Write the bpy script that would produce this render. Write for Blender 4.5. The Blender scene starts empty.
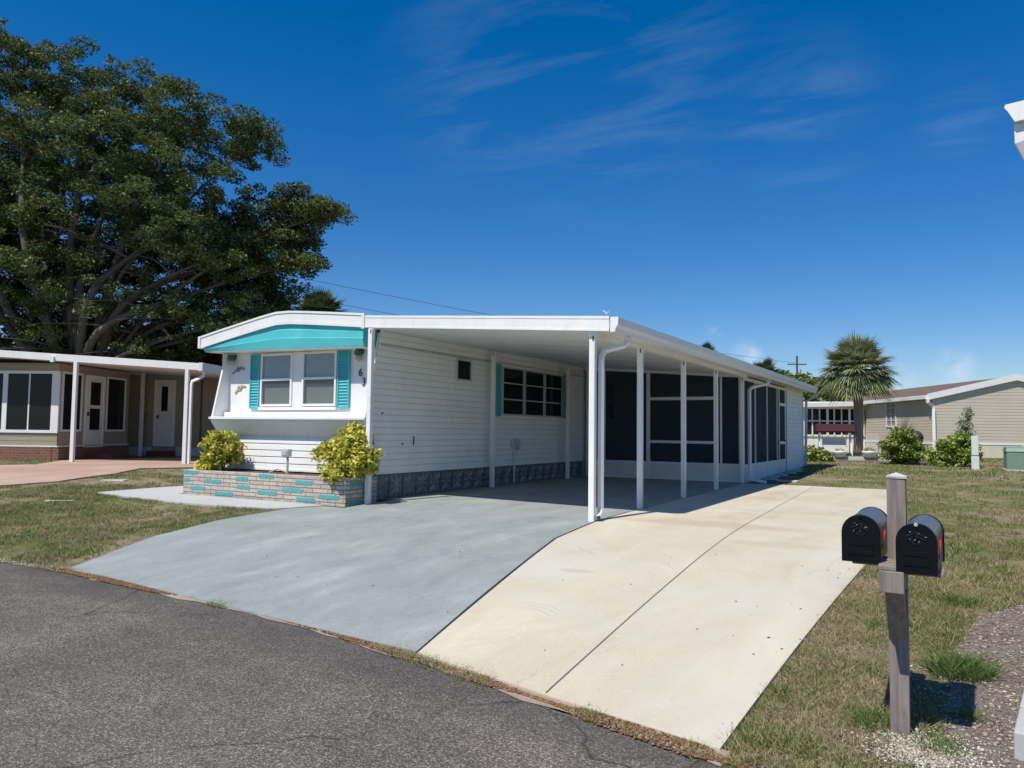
import bpy, bmesh, math, random
import numpy as np
from mathutils import Vector, Matrix
R=math.radians
rnd=random.Random(7)
SC=bpy.context.scene
COL=SC.collection
H=1.6
# ------------------------------------------------------------------ terrain
def pl(t,pts):
    if t<=pts[0][0]:return pts[0][1]
    for a,b in zip(pts,pts[1:]):
        if t<=b[0]:return a[1]+(b[1]-a[1])*(t-a[0])/(b[0]-a[0])
    return pts[-1][1]
YE=[(-60,4.2),(-14,4.9),(-9.8,5.04),(-8.5,5.05),(-5,4.8),(-3.33,4.48),(-1.05,3.92),(1,3.35),(10,.9)]
def ye(x): return pl(x,YE)
def hh(x,y):
    s=y-ye(x)
    t=min(1,max(0,s/7.2));a=.34*(1-(1-t)**1.8)+pl(s,[(8,0),(16,.02),(32,.26)])
    t=min(1,max(0,(-12.9-x)/6));t=t*t*(3-2*t)
    return a+.22*t*min(1,max(0,s/5))
# ------------------------------------------------------------------ materials
MATS={}
def lin(c): return c
def newmat(name):
    m=bpy.data.materials.new(name);m.use_nodes=True
    nt=m.node_tree;b=nt.nodes['Principled BSDF'];return m,nt,b
def N(nt,t,**k):
    n=nt.nodes.new(t)
    for a,b in k.items():
        if a in n.inputs.keys() if isinstance(a,str) else False: n.inputs[a].default_value=b
        else: setattr(n,a,b)
    return n
def noise(nt,co,scale,detail=4,rough=.55,dist=0):
    n=nt.nodes.new('ShaderNodeTexNoise');n.inputs['Scale'].default_value=scale;n.inputs['Detail'].default_value=detail
    n.inputs['Roughness'].default_value=rough;n.inputs['Distortion'].default_value=dist
    nt.links.new(co,n.inputs['Vector']);return n.outputs['Fac']
def ramp(nt,fac,stops,interp='LINEAR'):
    n=nt.nodes.new('ShaderNodeValToRGB');n.color_ramp.interpolation=interp
    e=n.color_ramp.elements
    while len(e)<len(stops): e.new(.5)
    for i,(p,c) in enumerate(stops):
        e[i].position=p;e[i].color=(c if len(c)==4 else (*c,1))
    nt.links.new(fac,n.inputs['Fac']);return n.outputs['Color']
def mix(nt,fac,a,b,mode='MIX'):
    n=nt.nodes.new('ShaderNodeMix');n.data_type='RGBA';n.blend_type=mode
    for i,v in ((0,fac),(6,a),(7,b)):
        if hasattr(v,'is_linked') or hasattr(v,'links'): nt.links.new(v,n.inputs[i])
        else: n.inputs[i].default_value=(v if i==0 else (*v,1) if len(v)==3 else v)
    return n.outputs[2]
def mth(nt,op,a,b=None,c=None):
    n=nt.nodes.new('ShaderNodeMath');n.operation=op
    for i,v in enumerate((a,b,c)):
        if v is None: continue
        if hasattr(v,'links'): nt.links.new(v,n.inputs[i])
        else: n.inputs[i].default_value=v
    return n.outputs[0]
def coord(nt,kind='Object'): return nt.nodes.new('ShaderNodeTexCoord').outputs[kind]
def bump(nt,b,hgt,strength=.3,dist=.01):
    n=nt.nodes.new('ShaderNodeBump');n.inputs['Strength'].default_value=strength;n.inputs['Distance'].default_value=dist
    nt.links.new(hgt,n.inputs['Height']);nt.links.new(n.outputs[0],b.inputs['Normal'])
def paint(name,c,rough=.5,var=.12,scale=3,spec=.4,metal=0,fine=0,bmp=0,dirt=None):
    m,nt,b=newmat(name);co=coord(nt)
    f=noise(nt,co,scale,5,.6)
    lo=tuple(x*(1-var) for x in c);hi=tuple(min(1,x*(1+var*.5)) for x in c)
    col=ramp(nt,f,[(.3,lo),(.7,hi)])
    if dirt:
        f2=noise(nt,co,scale*2.3,8,.7)
        k=ramp(nt,f2,[(.55,(0,0,0)),(.75,(1,1,1))])
        k2=mth(nt,'MULTIPLY',k,.5)
        col=mix(nt,k2,col,dirt)
        mp=nt.nodes.new('ShaderNodeMapping');mp.inputs['Scale'].default_value=(9,9,.7);nt.links.new(co,mp.inputs[0])
        f4=noise(nt,mp.outputs[0],1,6,.65);k4=mth(nt,'MULTIPLY',ramp(nt,f4,[(.52,(0,0,0)),(.72,(1,1,1))]),.35);col=mix(nt,k4,col,dirt)
        dn=noise(nt,co,1.7,3,.5);bump(nt,b,dn,.25,.02)
    if fine: 
        f3=noise(nt,co,fine,3,.6);col=mix(nt,.35,col,ramp(nt,f3,[(.3,tuple(x*.6 for x in c)),(.7,tuple(min(1,x*1.3) for x in c))]))
        if bmp: bump(nt,b,f3,bmp,.004)
    nt.links.new(col,b.inputs['Base Color'])
    b.inputs['Roughness'].default_value=rough;b.inputs['Specular IOR Level'].default_value=spec;b.inputs['Metallic'].default_value=metal
    MATS[name]=m;return m
white=paint('white_paint',(.78,.78,.76),.45,.05,1.5,dirt=(.62,.6,.55))
siding_w=paint('white_siding',(.80,.80,.78),.5,.06,1.2,dirt=(.68,.67,.64))
shadewhite=paint('ceiling_white',(.76,.76,.74),.6,.05,1)
offwhite=paint('kick_white',(.72,.72,.7),.5,.06,2,dirt=(.55,.54,.5))
teal=paint('teal_paint',(.10,.54,.57),.5,.10,3)
tealsh=paint('teal_shutter',(.075,.44,.48),.55,.12,3)
alum=paint('aluminium',(.55,.56,.56),.4,.05,5,metal=.3)
darkmet=paint('dark_metal',(.05,.05,.05),.5,.1,5)
darkframe=paint('bronze_frame',(.09,.09,.085),.5,.1,5)
beige=paint('tan_siding',(.54,.49,.385),.6,.06,1,dirt=(.49,.44,.34))
grey_tan=paint('taupe_siding',(.34,.30,.225),.6,.06,1)
cream=paint('cream_skirt',(.62,.57,.45),.6,.08,2)
fence_w=paint('pale_skirt_paint',(.5,.54,.58),.6,.06,2)
blackpl=paint('mailbox_black',(.0035,.0045,.007),.42,.3,18,spec=.22)
bluepl=paint('mailbox_barrel',(.085,.09,.10),.34,.3,9,spec=.6,dirt=(.2,.19,.18))
red=paint('flag_red',(.55,.03,.02),.4,.05)
maroon=paint('maroon_canvas',(.05,.010,.014),.8,.2,6)
greenbox=paint('utility_green',(.17,.25,.20),.5,.08,3)
pvc=paint('marker_white',(.6,.66,.62),.5,.1,5)
soil=paint('planter_soil',(.09,.055,.035),.95,.3,9)
stone=paint('white_stone',(.62,.6,.55),.8,.2,15)
twig=paint('twig',(.16,.1,.06),.9,.3,9)
bark=paint('fig_bark',(.13,.11,.09),.9,.35,2.5,fine=14,bmp=.6)
palmbark=paint('palm_bark',(.30,.235,.175),.95,.3,4,fine=20,bmp=.8)
poleM=paint('pole_wood',(.09,.075,.06),.9,.2,3)
wireM=paint('wire_black',(.03,.03,.035),.7,0)
brown_roof=paint('brown_shingle',(.155,.105,.08),.9,.25,3,fine=16)
redwood=paint('red_step_paint',(.16,.05,.035),.7,.15,4)
blindM=paint('roller_blind',(.74,.75,.73),.8,.12,5);lowblind=paint('grey_blind',(.25,.25,.24),.8,.05,4)
def glass(name,tint=.55,refl=.10,rough=.02):
    m,nt,b=newmat(name);nt.nodes.remove(b);out=nt.nodes['Material Output']
    t=nt.nodes.new('ShaderNodeBsdfTransparent');t.inputs[0].default_value=(tint,tint*1.02,tint*1.04,1)
    g=nt.nodes.new('ShaderNodeBsdfGlossy');g.inputs['Roughness'].default_value=rough
    lw_=nt.nodes.new('ShaderNodeLayerWeight');lw_.inputs[0].default_value=.5
    f=mth(nt,'MULTIPLY_ADD',mth(nt,'POWER',lw_.outputs['Facing'],4.0),.6,refl*.6)
    mx=nt.nodes.new('ShaderNodeMixShader');nt.links.new(f,mx.inputs[0]);nt.links.new(t.outputs[0],mx.inputs[1]);nt.links.new(g.outputs[0],mx.inputs[2])
    nt.links.new(mx.outputs[0],out.inputs[0]);MATS[name]=m;return m
glassM=glass('window_glass',.88,.07)
def screen(name,c,alpha):
    m,nt,b=newmat(name);out=nt.nodes['Material Output']
    b.inputs['Base Color'].default_value=(*c,1);b.inputs['Roughness'].default_value=.8;b.inputs['Specular IOR Level'].default_value=.1
    t=nt.nodes.new('ShaderNodeBsdfTransparent')
    mx=nt.nodes.new('ShaderNodeMixShader');mx.inputs[0].default_value=alpha
    nt.links.new(t.outputs[0],mx.inputs[1]);nt.links.new(b.outputs[0],mx.inputs[2]);nt.links.new(mx.outputs[0],out.inputs[0]);return m
screenM=screen('insect_screen',(.040,.055,.075),.60)
sashscreen=screen('sash_screen',(.5,.52,.52),.22)
m,nt,b=newmat('dark_glass');b.inputs['Base Color'].default_value=(.012,.014,.017,1);b.inputs['Roughness'].default_value=.06;b.inputs['Specular IOR Level'].default_value=.18;darkglass=m
# textured white front panel (embossed diamond)
def mk_panel():
    m,nt,b=newmat('embossed_panel');co=coord(nt)
    f=noise(nt,co,14,3,.5);col=ramp(nt,noise(nt,co,2,5),[(.3,(.70,.70,.69)),(.7,(.8,.8,.79))])
    nt.links.new(col,b.inputs['Base Color']);b.inputs['Roughness'].default_value=.5;bump(nt,b,f,.35,.01);return m
panelM=mk_panel()
# asphalt
def mk_asphalt():
    m,nt,b=newmat('asphalt');co=coord(nt)
    v=nt.nodes.new('ShaderNodeTexVoronoi');v.inputs['Scale'].default_value=135;nt.links.new(co,v.inputs['Vector'])
    sep=nt.nodes.new('ShaderNodeSeparateColor');nt.links.new(v.outputs['Color'],sep.inputs[0])
    agg=ramp(nt,sep.outputs[0],[(0,(.062,.054,.045)),(.45,(.120,.106,.090)),(.8,(.19,.17,.147)),(1,(.38,.345,.305))])
    big=ramp(nt,noise(nt,co,.7,5,.6),[(.3,(.72,.72,.72)),(.7,(1.15,1.15,1.15))])
    col=mix(nt,1.0,agg,big,'MULTIPLY')
    med=ramp(nt,noise(nt,co,5,5,.7),[(.3,(.8,.8,.8)),(.7,(1.12,1.12,1.12))])
    col=mix(nt,1.0,col,med,'MULTIPLY')
    # cracks
    dn=nt.nodes.new('ShaderNodeTexNoise');dn.inputs['Scale'].default_value=1.3;dn.inputs['Detail'].default_value=6;nt.links.new(co,dn.inputs['Vector'])
    ad=nt.nodes.new('ShaderNodeVectorMath');ad.operation='MULTIPLY_ADD';nt.links.new(dn.outputs['Color'],ad.inputs[0]);ad.inputs[1].default_value=(.7,.7,.7);nt.links.new(co,ad.inputs[2])
    vc=nt.nodes.new('ShaderNodeTexVoronoi');vc.feature='DISTANCE_TO_EDGE';vc.inputs['Scale'].default_value=.33;nt.links.new(ad.outputs[0],vc.inputs['Vector'])
    ck=ramp(nt,vc.outputs['Distance'],[(0,(1,1,1)),(.005,(0,0,0))])
    mask=ramp(nt,noise(nt,co,.9,3,.5),[(.42,(0,0,0)),(.5,(1,1,1))])
    k=mth(nt,'MULTIPLY',mth(nt,'MULTIPLY',ck,mask),.75)
    col=mix(nt,k,col,(.018,.017,.016))
    sp=nt.nodes.new('ShaderNodeSeparateXYZ');nt.links.new(co,sp.inputs[0])
    ed=mth(nt,'ADD',mth(nt,'ADD',sp.outputs[1],mth(nt,'MULTIPLY',sp.outputs[0],.15)),mth(nt,'MULTIPLY',noise(nt,co,1.6,5,.6),.5))
    ke=mth(nt,'MULTIPLY',ramp(nt,mth(nt,'MULTIPLY',ed,.2),[(.70,(0,0,0)),(.765,(1,1,1))]),.38);col=mix(nt,ke,col,(.045,.043,.042))
    pt=ramp(nt,noise(nt,co,.35,4,.7,1.0),[(.5,(0,0,0)),(.56,(1,1,1))]);col=mix(nt,mth(nt,'MULTIPLY',pt,.16),col,(.06,.056,.052))
    sk=noise(nt,co,9,8,.8);col=mix(nt,mth(nt,'MULTIPLY',ramp(nt,sk,[(.62,(0,0,0)),(.7,(1,1,1))]),.4),col,(.035,.032,.03))
    nt.links.new(col,b.inputs['Base Color']);b.inputs['Roughness'].default_value=.85;b.inputs['Specular IOR Level'].default_value=.25
    bump(nt,b,v.outputs['Distance'],.6,.006);return m
asphalt=mk_asphalt()
def mk_concrete(name,stops,spots,wear,scale=1.0,bm=.15,rough=.75,stain=None):
    m,nt,b=newmat(name);co=coord(nt)
    mp=nt.nodes.new('ShaderNodeMapping');mp.inputs['Scale'].default_value=(1,.45,1);nt.links.new(co,mp.inputs[0])
    f=noise(nt,mp.outputs[0],.8*scale,7,.62,.4)
    col=ramp(nt,f,stops)
    g=noise(nt,co,60,3,.6)
    col=mix(nt,.22,col,ramp(nt,g,[(.3,spots[0]),(.7,spots[1])]))
    w=noise(nt,co,6*scale,9,.75,.3)
    k=mth(nt,'MULTIPLY',ramp(nt,w,[(.56,(0,0,0)),(.70,(1,1,1))]),.45)
    col=mix(nt,k,col,wear)
    if stain:
        s=noise(nt,co,.45,4,.6,.8);ks=mth(nt,'MULTIPLY',ramp(nt,s,[(.5,(0,0,0)),(.68,(1,1,1))]),.5);col=mix(nt,ks,col,stain)
    nt.links.new(col,b.inputs['Base Color']);b.inputs['Roughness'].default_value=rough;b.inputs['Specular IOR Level'].default_value=.3
    bump(nt,b,g,bm,.004);return m
blueconc=mk_concrete('blue_grey_paint',[(.30,(.195,.222,.218)),(.43,(.25,.279,.271)),(.55,(.28,.309,.299)),(.68,(.35,.375,.36))],((.12,.145,.145),(.45,.48,.465)),(.47,.49,.47),3.0,rough=.65,stain=(.225,.25,.235),bm=.35)
beigeconc=mk_concrete('beige_concrete',[(.28,(.41,.36,.255)),(.43,(.50,.45,.335)),(.57,(.55,.50,.38)),(.75,(.63,.585,.46))],((.33,.29,.20),(.64,.59,.47)),(.62,.58,.47),1.8,stain=(.535,.52,.465),bm=.3)
def beige_marks():
    nt=beigeconc.node_tree;b=nt.nodes['Principled BSDF'];src=b.inputs['Base Color'].links[0].from_socket;co=coord(nt)
    sp=nt.nodes.new('ShaderNodeSeparateXYZ');nt.links.new(co,sp.inputs[0]);X,Y=sp.outputs[0],sp.outputs[1]
    def blob(cx,cy,rx,ry,col,amt,prev,ns=3):
        dx=mth(nt,'DIVIDE',mth(nt,'SUBTRACT',X,cx),rx);dy=mth(nt,'DIVIDE',mth(nt,'SUBTRACT',Y,cy),ry)
        d=mth(nt,'ADD',mth(nt,'MULTIPLY',dx,dx),mth(nt,'MULTIPLY',dy,dy));d=mth(nt,'ADD',d,mth(nt,'MULTIPLY',mth(nt,'SUBTRACT',noise(nt,co,ns,6,.7),.5),1.6))
        k=ramp(nt,d,[(.3,(1,1,1)),(1,(0,0,0))]);return mix(nt,mth(nt,'MULTIPLY',k,amt),prev,col)
    c=src
    c=blob(-2.9,10.6,1.5,.35,(.40,.315,.22),.45,c);c=blob(-1.8,9.3,.8,.25,(.43,.35,.25),.4,c);c=blob(-3.3,7.1,.22,.10,(.33,.27,.2),.5,c,6)
    c=blob(-2.0,12.8,1.4,.3,(.43,.36,.27),.3,c);c=blob(-1.35,4.7,.5,1.0,(.55,.53,.47),.3,c);c=blob(-3.6,7.2,.6,.7,(.56,.54,.48),.35,c);c=blob(-1.1,7.5,.3,2.8,(.55,.53,.47),.4,c)
    # four curved scuffs
    dx=mth(nt,'SUBTRACT',X,-3.15);dy=mth(nt,'SUBTRACT',Y,5.35);rr_=mth(nt,'SQRT',mth(nt,'ADD',mth(nt,'MULTIPLY',dx,dx),mth(nt,'MULTIPLY',dy,dy)))
    w_=mth(nt,'SINE',mth(nt,'MULTIPLY',rr_,95));ring=ramp(nt,w_,[(.3,(0,0,0)),(.9,(1,1,1))])
    m1=ramp(nt,rr_,[(.34,(0,0,0)),(.38,(1,1,1)),(.58,(1,1,1)),(.62,(0,0,0))]);m2=ramp(nt,dy,[(.0,(0,0,0)),(.2,(0,0,0)),(.3,(1,1,1)),(1,(1,1,1))]);m3=ramp(nt,mth(nt,'ADD',dx,.5),[(.3,(0,0,0)),(.42,(1,1,1)),(.75,(1,1,1)),(.85,(0,0,0))])
    k=mth(nt,'MULTIPLY',mth(nt,'MULTIPLY',mth(nt,'MULTIPLY',mth(nt,'MULTIPLY',ring,m1),m2),m3),.35);c=mix(nt,k,c,(.30,.26,.2))
    dn=nt.nodes.new('ShaderNodeTexNoise');dn.inputs['Scale'].default_value=1.1;dn.inputs['Detail'].default_value=7;nt.links.new(co,dn.inputs['Vector'])
    ad=nt.nodes.new('ShaderNodeVectorMath');ad.operation='MULTIPLY_ADD';nt.links.new(dn.outputs['Color'],ad.inputs[0]);ad.inputs[1].default_value=(.9,.9,.9);nt.links.new(co,ad.inputs[2])
    vc=nt.nodes.new('ShaderNodeTexVoronoi');vc.feature='DISTANCE_TO_EDGE';vc.inputs['Scale'].default_value=.45;nt.links.new(ad.outputs[0],vc.inputs['Vector'])
    ck=ramp(nt,vc.outputs['Distance'],[(0,(1,1,1)),(.0022,(0,0,0))]);mk=ramp(nt,noise(nt,co,.8,3,.5),[(.52,(0,0,0)),(.6,(1,1,1))])
    c=mix(nt,mth(nt,'MULTIPLY',mth(nt,'MULTIPLY',ck,mk),.45),c,(.28,.24,.19))
    sc=noise(nt,co,24,8,.75);c=mix(nt,mth(nt,'MULTIPLY',ramp(nt,sc,[(.6,(0,0,0)),(.72,(1,1,1))]),.3),c,(.36,.31,.24))
    nt.links.new(c,b.inputs['Base Color'])
beige_marks()
walkconc=mk_concrete('walk_concrete',[(.28,(.34,.355,.35)),(.5,(.41,.42,.41)),(.75,(.48,.485,.47))],((.38,.4,.4),(.62,.62,.6)),(.6,.6,.58))
redconc=mk_concrete('red_concrete',[(.28,(.34,.215,.155)),(.5,(.43,.295,.22)),(.75,(.49,.36,.285))],((.3,.19,.14),(.54,.4,.32)),(.52,.41,.33),1.4,stain=(.33,.19,.135))
paver=mk_concrete('paver_concrete',[(.28,(.5,.47,.4)),(.7,(.6,.57,.5))],((.45,.42,.36),(.65,.62,.55)),(.6,.58,.5))
def mk_lawn():
    m,nt,b=newmat('lawn_soil');co=coord(nt)
    big=noise(nt,co,.55,5,.6,.4);mid=noise(nt,co,4,7,.7);fine=noise(nt,co,45,6,.75)
    green=ramp(nt,fine,[(.25,(.05,.065,.02)),(.5,(.13,.15,.05)),(.8,(.26,.26,.11))])
    dry=ramp(nt,fine,[(.25,(.14,.105,.065)),(.5,(.30,.24,.155)),(.8,(.48,.41,.30))])
    s=mth(nt,'ADD',mth(nt,'MULTIPLY',big,.6),mth(nt,'MULTIPLY',mid,.4))
    sp=nt.nodes.new('ShaderNodeSeparateXYZ');nt.links.new(co,sp.inputs[0])
    bx=ramp(nt,mth(nt,'ADD',sp.outputs[0],1.0),[(0,(0,0,0)),(.05,(1,1,1)),(.6,(1,1,1)),(1,(0,0,0))]);by=ramp(nt,mth(nt,'MULTIPLY',sp.outputs[1],.1),[(.5,(1,1,1)),(.95,(0,0,0))])
    s=mth(nt,'ADD',s,mth(nt,'MULTIPLY',mth(nt,'MULTIPLY',bx,by),.075))
    k=ramp(nt,s,[(.46,(0,0,0)),(.56,(1,1,1))])
    col=mix(nt,k,green,dry)
    nt.links.new(col,b.inputs['Base Color']);b.inputs['Roughness'].default_value=.95;b.inputs['Specular IOR Level'].default_value=.1
    bump(nt,b,fine,1,.03);return m
lawnM=mk_lawn()
def mk_mulch():
    m,nt,b=newmat('mulch');co=coord(nt)
    f=noise(nt,co,38,7,.75);g=noise(nt,co,3,4,.6)
    col=ramp(nt,f,[(.25,(.10,.078,.062)),(.5,(.24,.195,.165)),(.72,(.38,.325,.285))])
    col=mix(nt,mth(nt,'MULTIPLY',ramp(nt,g,[(.4,(0,0,0)),(.7,(1,1,1))]),.4),col,(.29,.24,.205))
    nt.links.new(col,b.inputs['Base Color']);b.inputs['Roughness'].default_value=.95;bump(nt,b,f,1,.03);return m
mulchM=mk_mulch()
dirtM=mk_concrete('sandy_dirt',[(.28,(.22,.16,.115)),(.5,(.33,.26,.20)),(.75,(.42,.35,.28))],((.2,.15,.1),(.5,.42,.34)),(.12,.085,.06),2.0,bm=.8)
def islandmat(name,stops,rough=.6,trans=.25,spec=.25,shift=None):
    m,nt,b=newmat(name);g=nt.nodes.new('ShaderNodeNewGeometry')
    f=g.outputs['Random Per Island']
    col=ramp(nt,f,stops)
    if shift:
        n=noise(nt,coord(nt),shift[0],3,.5);k=ramp(nt,n,[(.42,(0,0,0)),(.6,(1,1,1))]);col=mix(nt,mth(nt,'MULTIPLY',k,shift[2]),col,shift[1])
    nt.links.new(col,b.inputs['Base Color']);b.inputs['Roughness'].default_value=rough;b.inputs['Specular IOR Level'].default_value=spec
    if trans:
        out=nt.nodes['Material Output'];t=nt.nodes.new('ShaderNodeBsdfTranslucent');nt.links.new(col,t.inputs[0])
        mx=nt.nodes.new('ShaderNodeMixShader');mx.inputs[0].default_value=trans
        nt.links.new(b.outputs[0],mx.inputs[1]);nt.links.new(t.outputs[0],mx.inputs[2]);nt.links.new(mx.outputs[0],out.inputs[0])
    return m
bladeM=islandmat('grass_blades',[(0,(.085,.13,.028)),(.45,(.15,.20,.05)),(.7,(.23,.26,.085)),(.88,(.38,.33,.18)),(1,(.5,.43,.28))],.7,.25,.15,shift=(2.2,(.40,.32,.20),.55))
tuftM=islandmat('green_tuft',[(0,(.05,.10,.02)),(.6,(.11,.18,.045)),(1,(.2,.26,.09))],.6,.25)
figM=islandmat('fig_leaves',[(0,(.045,.072,.02)),(.5,(.082,.115,.032)),(.85,(.125,.155,.048)),(1,(.22,.235,.10))],.55,.3,.3)
palmM=islandmat('palm_leaves',[(0,(.12,.155,.065)),(.5,(.23,.27,.12)),(.85,(.36,.38,.19)),(1,(.46,.41,.25))],.5,.3,.4)
crotonM=islandmat('croton_leaves',[(0,(.08,.14,.018)),(.18,(.2,.27,.03)),(.36,(.54,.52,.06)),(.75,(.76,.68,.11)),(1,(.82,.78,.36))],.6,.32,.25)
bushM=islandmat('bush_leaves',[(0,(.08,.13,.02)),(.5,(.21,.27,.04)),(1,(.42,.45,.11))],.5,.2,.35)
brightM=islandmat('bright_bush_leaves',[(0,(.12,.19,.03)),(.5,(.30,.38,.06)),(1,(.5,.54,.14))],.5,.25,.35)
wispM=islandmat('wispy_leaves',[(0,(.14,.19,.08)),(1,(.34,.38,.2))],.6,.25,.2)
farM=islandmat('far_leaves',[(0,(.07,.10,.025)),(.5,(.15,.19,.045)),(1,(.27,.29,.10))],.6,.2,.2)
gravelM=islandmat('shell_gravel',[(0,(.26,.22,.17)),(.5,(.42,.38,.31)),(1,(.66,.62,.54))],.8,0,.2)
litterM=islandmat('dead_leaves',[(0,(.10,.05,.03)),(.4,(.22,.115,.06)),(.75,(.31,.19,.11)),(1,(.22,.18,.09))],.85,.1,.15)
chipM=islandmat('mulch_chips',[(0,(.12,.09,.07)),(.5,(.25,.20,.165)),(1,(.40,.345,.30))],.9,0,.15)
def mk_brick(name,w,h,c1,c2,mortar,accent=None,axis='x',msz=.008,thr=.86):
    # axis: coordinate that runs along the wall
    m,nt,b=newmat(name);co=coord(nt)
    sp=nt.nodes.new('ShaderNodeSeparateXYZ');nt.links.new(co,sp.inputs[0])
    cb=nt.nodes.new('ShaderNodeCombineXYZ')
    s=mth(nt,'ADD',sp.outputs[0],sp.outputs[1]);nt.links.new(s,cb.inputs[0]);nt.links.new(sp.outputs[2],cb.inputs[1])
    br=nt.nodes.new('ShaderNodeTexBrick');nt.links.new(cb.outputs[0],br.inputs['Vector'])
    br.inputs['Scale'].default_value=1;br.inputs['Brick Width'].default_value=w;br.inputs['Row Height'].default_value=h
    br.inputs['Mortar Size'].default_value=msz;br.inputs['Mortar Smooth'].default_value=.2
    br.inputs['Color1'].default_value=(0,0,0,1);br.inputs['Color2'].default_value=(1,1,1,1);br.inputs['Mortar'].default_value=(.5,.5,.5,1)
    sc=nt.nodes.new('ShaderNodeSeparateColor');nt.links.new(br.outputs['Color'],sc.inputs[0])
    col=ramp(nt,sc.outputs[0],[(0,c1),(1,c2)])
    n=noise(nt,co,22,6,.7);col=mix(nt,.4,col,ramp(nt,n,[(.3,tuple(x*.5 for x in c1)),(.7,tuple(min(1,x*1.4) for x in c2))]))
    if accent:
        a=ramp(nt,sc.outputs[0],[(thr,(0,0,0)),(thr+.01,(1,1,1))]);col=mix(nt,a,col,accent)
    col=mix(nt,br.outputs['Fac'],col,mortar)
    nt.links.new(col,b.inputs['Base Color']);b.inputs['Roughness'].default_value=.85
    hgt=mth(nt,'ADD',mth(nt,'MULTIPLY',mth(nt,'SUBTRACT',1,br.outputs['Fac']),1),mth(nt,'MULTIPLY',n,.4));bump(nt,b,hgt,.8,.012);return m
planterBrick=mk_brick('planter_brick',.34,.072,(.33,.27,.22),(.55,.49,.41),(.17,.155,.14),msz=.007)
redBrick=mk_brick('red_brick',.21,.075,(.15,.055,.035),(.25,.10,.06),(.22,.17,.14))
def mk_block():
    m,nt,b=newmat('blue_grey_block');co=coord(nt)
    f=noise(nt,co,9,6,.7);col=ramp(nt,f,[(.3,(.075,.095,.105)),(.7,(.15,.18,.195))]);nt.links.new(col,b.inputs['Base Color']);b.inputs['Roughness'].default_value=.8;bump(nt,b,f,.4,.01);return m
blockM=mk_block()
def mk_wood():
    m,nt,b=newmat('weathered_wood');co=coord(nt)
    mp=nt.nodes.new('ShaderNodeMapping');mp.inputs['Scale'].default_value=(30,30,2.2);nt.links.new(co,mp.inputs[0])
    f=noise(nt,mp.outputs[0],1,6,.65,.6);col=ramp(nt,f,[(.25,(.11,.09,.08)),(.5,(.22,.188,.168)),(.8,(.33,.285,.255))])
    g=noise(nt,co,5,4,.6);col=mix(nt,mth(nt,'MULTIPLY',ramp(nt,g,[(.5,(0,0,0)),(.7,(1,1,1))]),.35),col,(.26,.20,.17))
    nt.links.new(col,b.inputs['Base Color']);b.inputs['Roughness'].default_value=.9;bump(nt,b,f,.6,.005);return m
woodM=mk_wood()
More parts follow.
